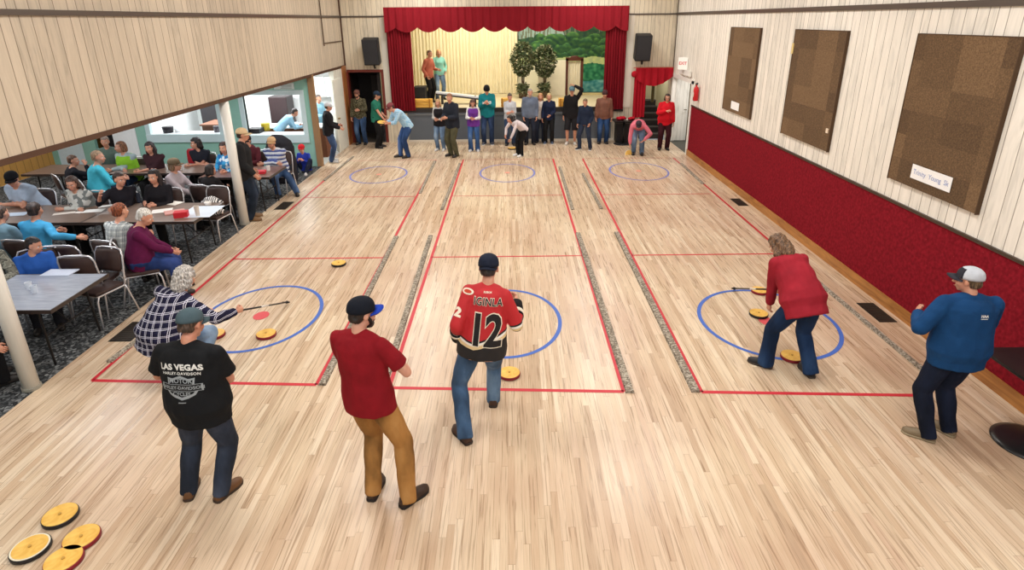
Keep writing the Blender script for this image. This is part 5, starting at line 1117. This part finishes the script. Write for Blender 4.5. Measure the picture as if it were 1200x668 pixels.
cup(244, 240, (236, 232, 226), 'white tub on the papers table near the empty chair', .06, .05, 'tub', 'food_tub')
cup(212, 199, (226, 224, 222), 'white cup on the rear table left of the person in black')
cup(35, 339, (216, 222, 232), 'clear plastic glass on the nearest table, left one', .035, .09, 'glass', 'plastic_glass')
cup(41, 343, (206, 214, 226), 'clear plastic glass on the nearest table, right one', .035, .09, 'glass', 'plastic_glass')
cup(163, 237, (70, 74, 90), 'dark travel mug in front of the woman raising her arm', .04, .16, 'mug', 'travel_mug')
# striped bag hung on the empty chair, dark cover on the right of the striped sweater man
m = remesh(MB().ball((0, 0, .16), (.19, .12, .17)).ball((.03, 0, .05), (.17, .1, .08)), .012, 2); jitter(m, .03, 12)
zb, nt, N, L, bb = new_mat('zebra cloth'); wv = N.new('ShaderNodeTexWave'); wv.inputs['Scale'].default_value = 9; wv.inputs['Distortion'].default_value = 7; L.new(objco(N, L), wv.inputs['Vector']); rr = ramp(N, [(0, (28, 26, 28)), (.5, (226, 222, 220))], 'CONSTANT'); L.new(wv.outputs['Fac'], rr.inputs[0]); L.new(rr.outputs[0], bb.inputs['Base Color'])
o = link('striped_bag', m, zb, None, True); o.location = (-5.33, 10.0, .47); tag(o, 'black and white zebra striped bag on the empty chair by the papers table', 'bag')
m = remesh(MB().tube([(0, 0, 0), (0, 0, .85)], [.34, .33], 24).ball((0, 0, .85), (.33, .28, .3)), .02, 4); jitter(m, .03, 5); o = link('dark_cover', m, F((38, 38, 44)), None, True); o.location = (-5.62, 14.1, 0); tag(o, 'tall round topped black cover standing behind the striped sweater man', 'cover')

# ------------------------------------------------------------------ light
def area(name, loc, size, power, rot=(0, 0, 0), col=(1, 1, 1), sy=None):
    l = bpy.data.lights.new(name, 'AREA'); l.shape = 'RECTANGLE'; l.size = size; l.size_y = sy or size; l.energy = power; l.color = col
    o = bpy.data.objects.new(name, l); COL.objects.link(o); o.location = loc; o.rotation_euler = rot; return o
for x in (-2.6, 2.4):
    for y in (1.2, 5.4, 9.6, 13.8, 17.2): area('hall_light', (x, y, 5.2), 1.3, LP['hall'], col=(1, .98, .94), sy=.9)
for x in (-6.6, -9.6):
    for y in (4.5, 8, 11, 13.8): area('annex_light', (x, y, 2.4), 1., LP['annex'], col=(.95, .97, 1))
for y in (6.5, 11.5): area('annex_light', (-11.4, y, 2.4), .8, LP['annex'], col=(1, .97, .9))  # unseen extra lamps, added to brighten the pine wall and pale blue door
area('kitchen_light', (-7.0, 17, 2.38), 2.5, LP['kit'], col=(.95, .98, 1), sy=1.5); area('kitchen_light', (-9, 17, 2.38), 1.5, LP['kit']*.5, col=(.95, .98, 1))
area('stage_light', (-1.2, 20.6, 4.6), 3., LP['stage'], (math.radians(20), 0, 0), (1, .93, .74), 1.); area('stage_light', (2., 20.4, 4.6), 2., LP['stage']*.5, (math.radians(20), 0, 0), (1, .95, .85), 1.)
area('balcony_fill', (0, -1.3, 4.6), 7, LP['fill'], (math.radians(68), 0, 0), (1, .98, .96), 1.5)
area('stairwell_light', (4.5, 20, 2.4), .8, 14)
area('vestibule_light', (WR+.7, 17.6, 2.4), .6, 26, col=(1, .95, .88))
w = bpy.data.worlds.new('world'); bpy.context.scene.world = w; w.use_nodes = True; bg = w.node_tree.nodes['Background']; bg.inputs[0].default_value = (.95, .97, 1, 1); bg.inputs[1].default_value = LP['world']
sc = bpy.context.scene
sc.view_settings.view_transform = 'Standard'; sc.view_settings.look = 'None'; sc.view_settings.exposure = LP['exp']; sc.view_settings.gamma = 1
# ------------------------------------------------------------------ camera
cam = bpy.data.cameras.new('camera'); co = bpy.data.objects.new('camera', cam); COL.objects.link(co)
cam.sensor_width = 36; cam.lens = FOC/1200*36; cam.shift_x = -(CX-600)/1200; cam.shift_y = (CY-334)/1200; cam.clip_start = .05
co.matrix_world = Matrix.Translation((0, 0, CAMH))@Matrix((_R, _U, -_F)).transposed().to_4x4(); sc.camera = co
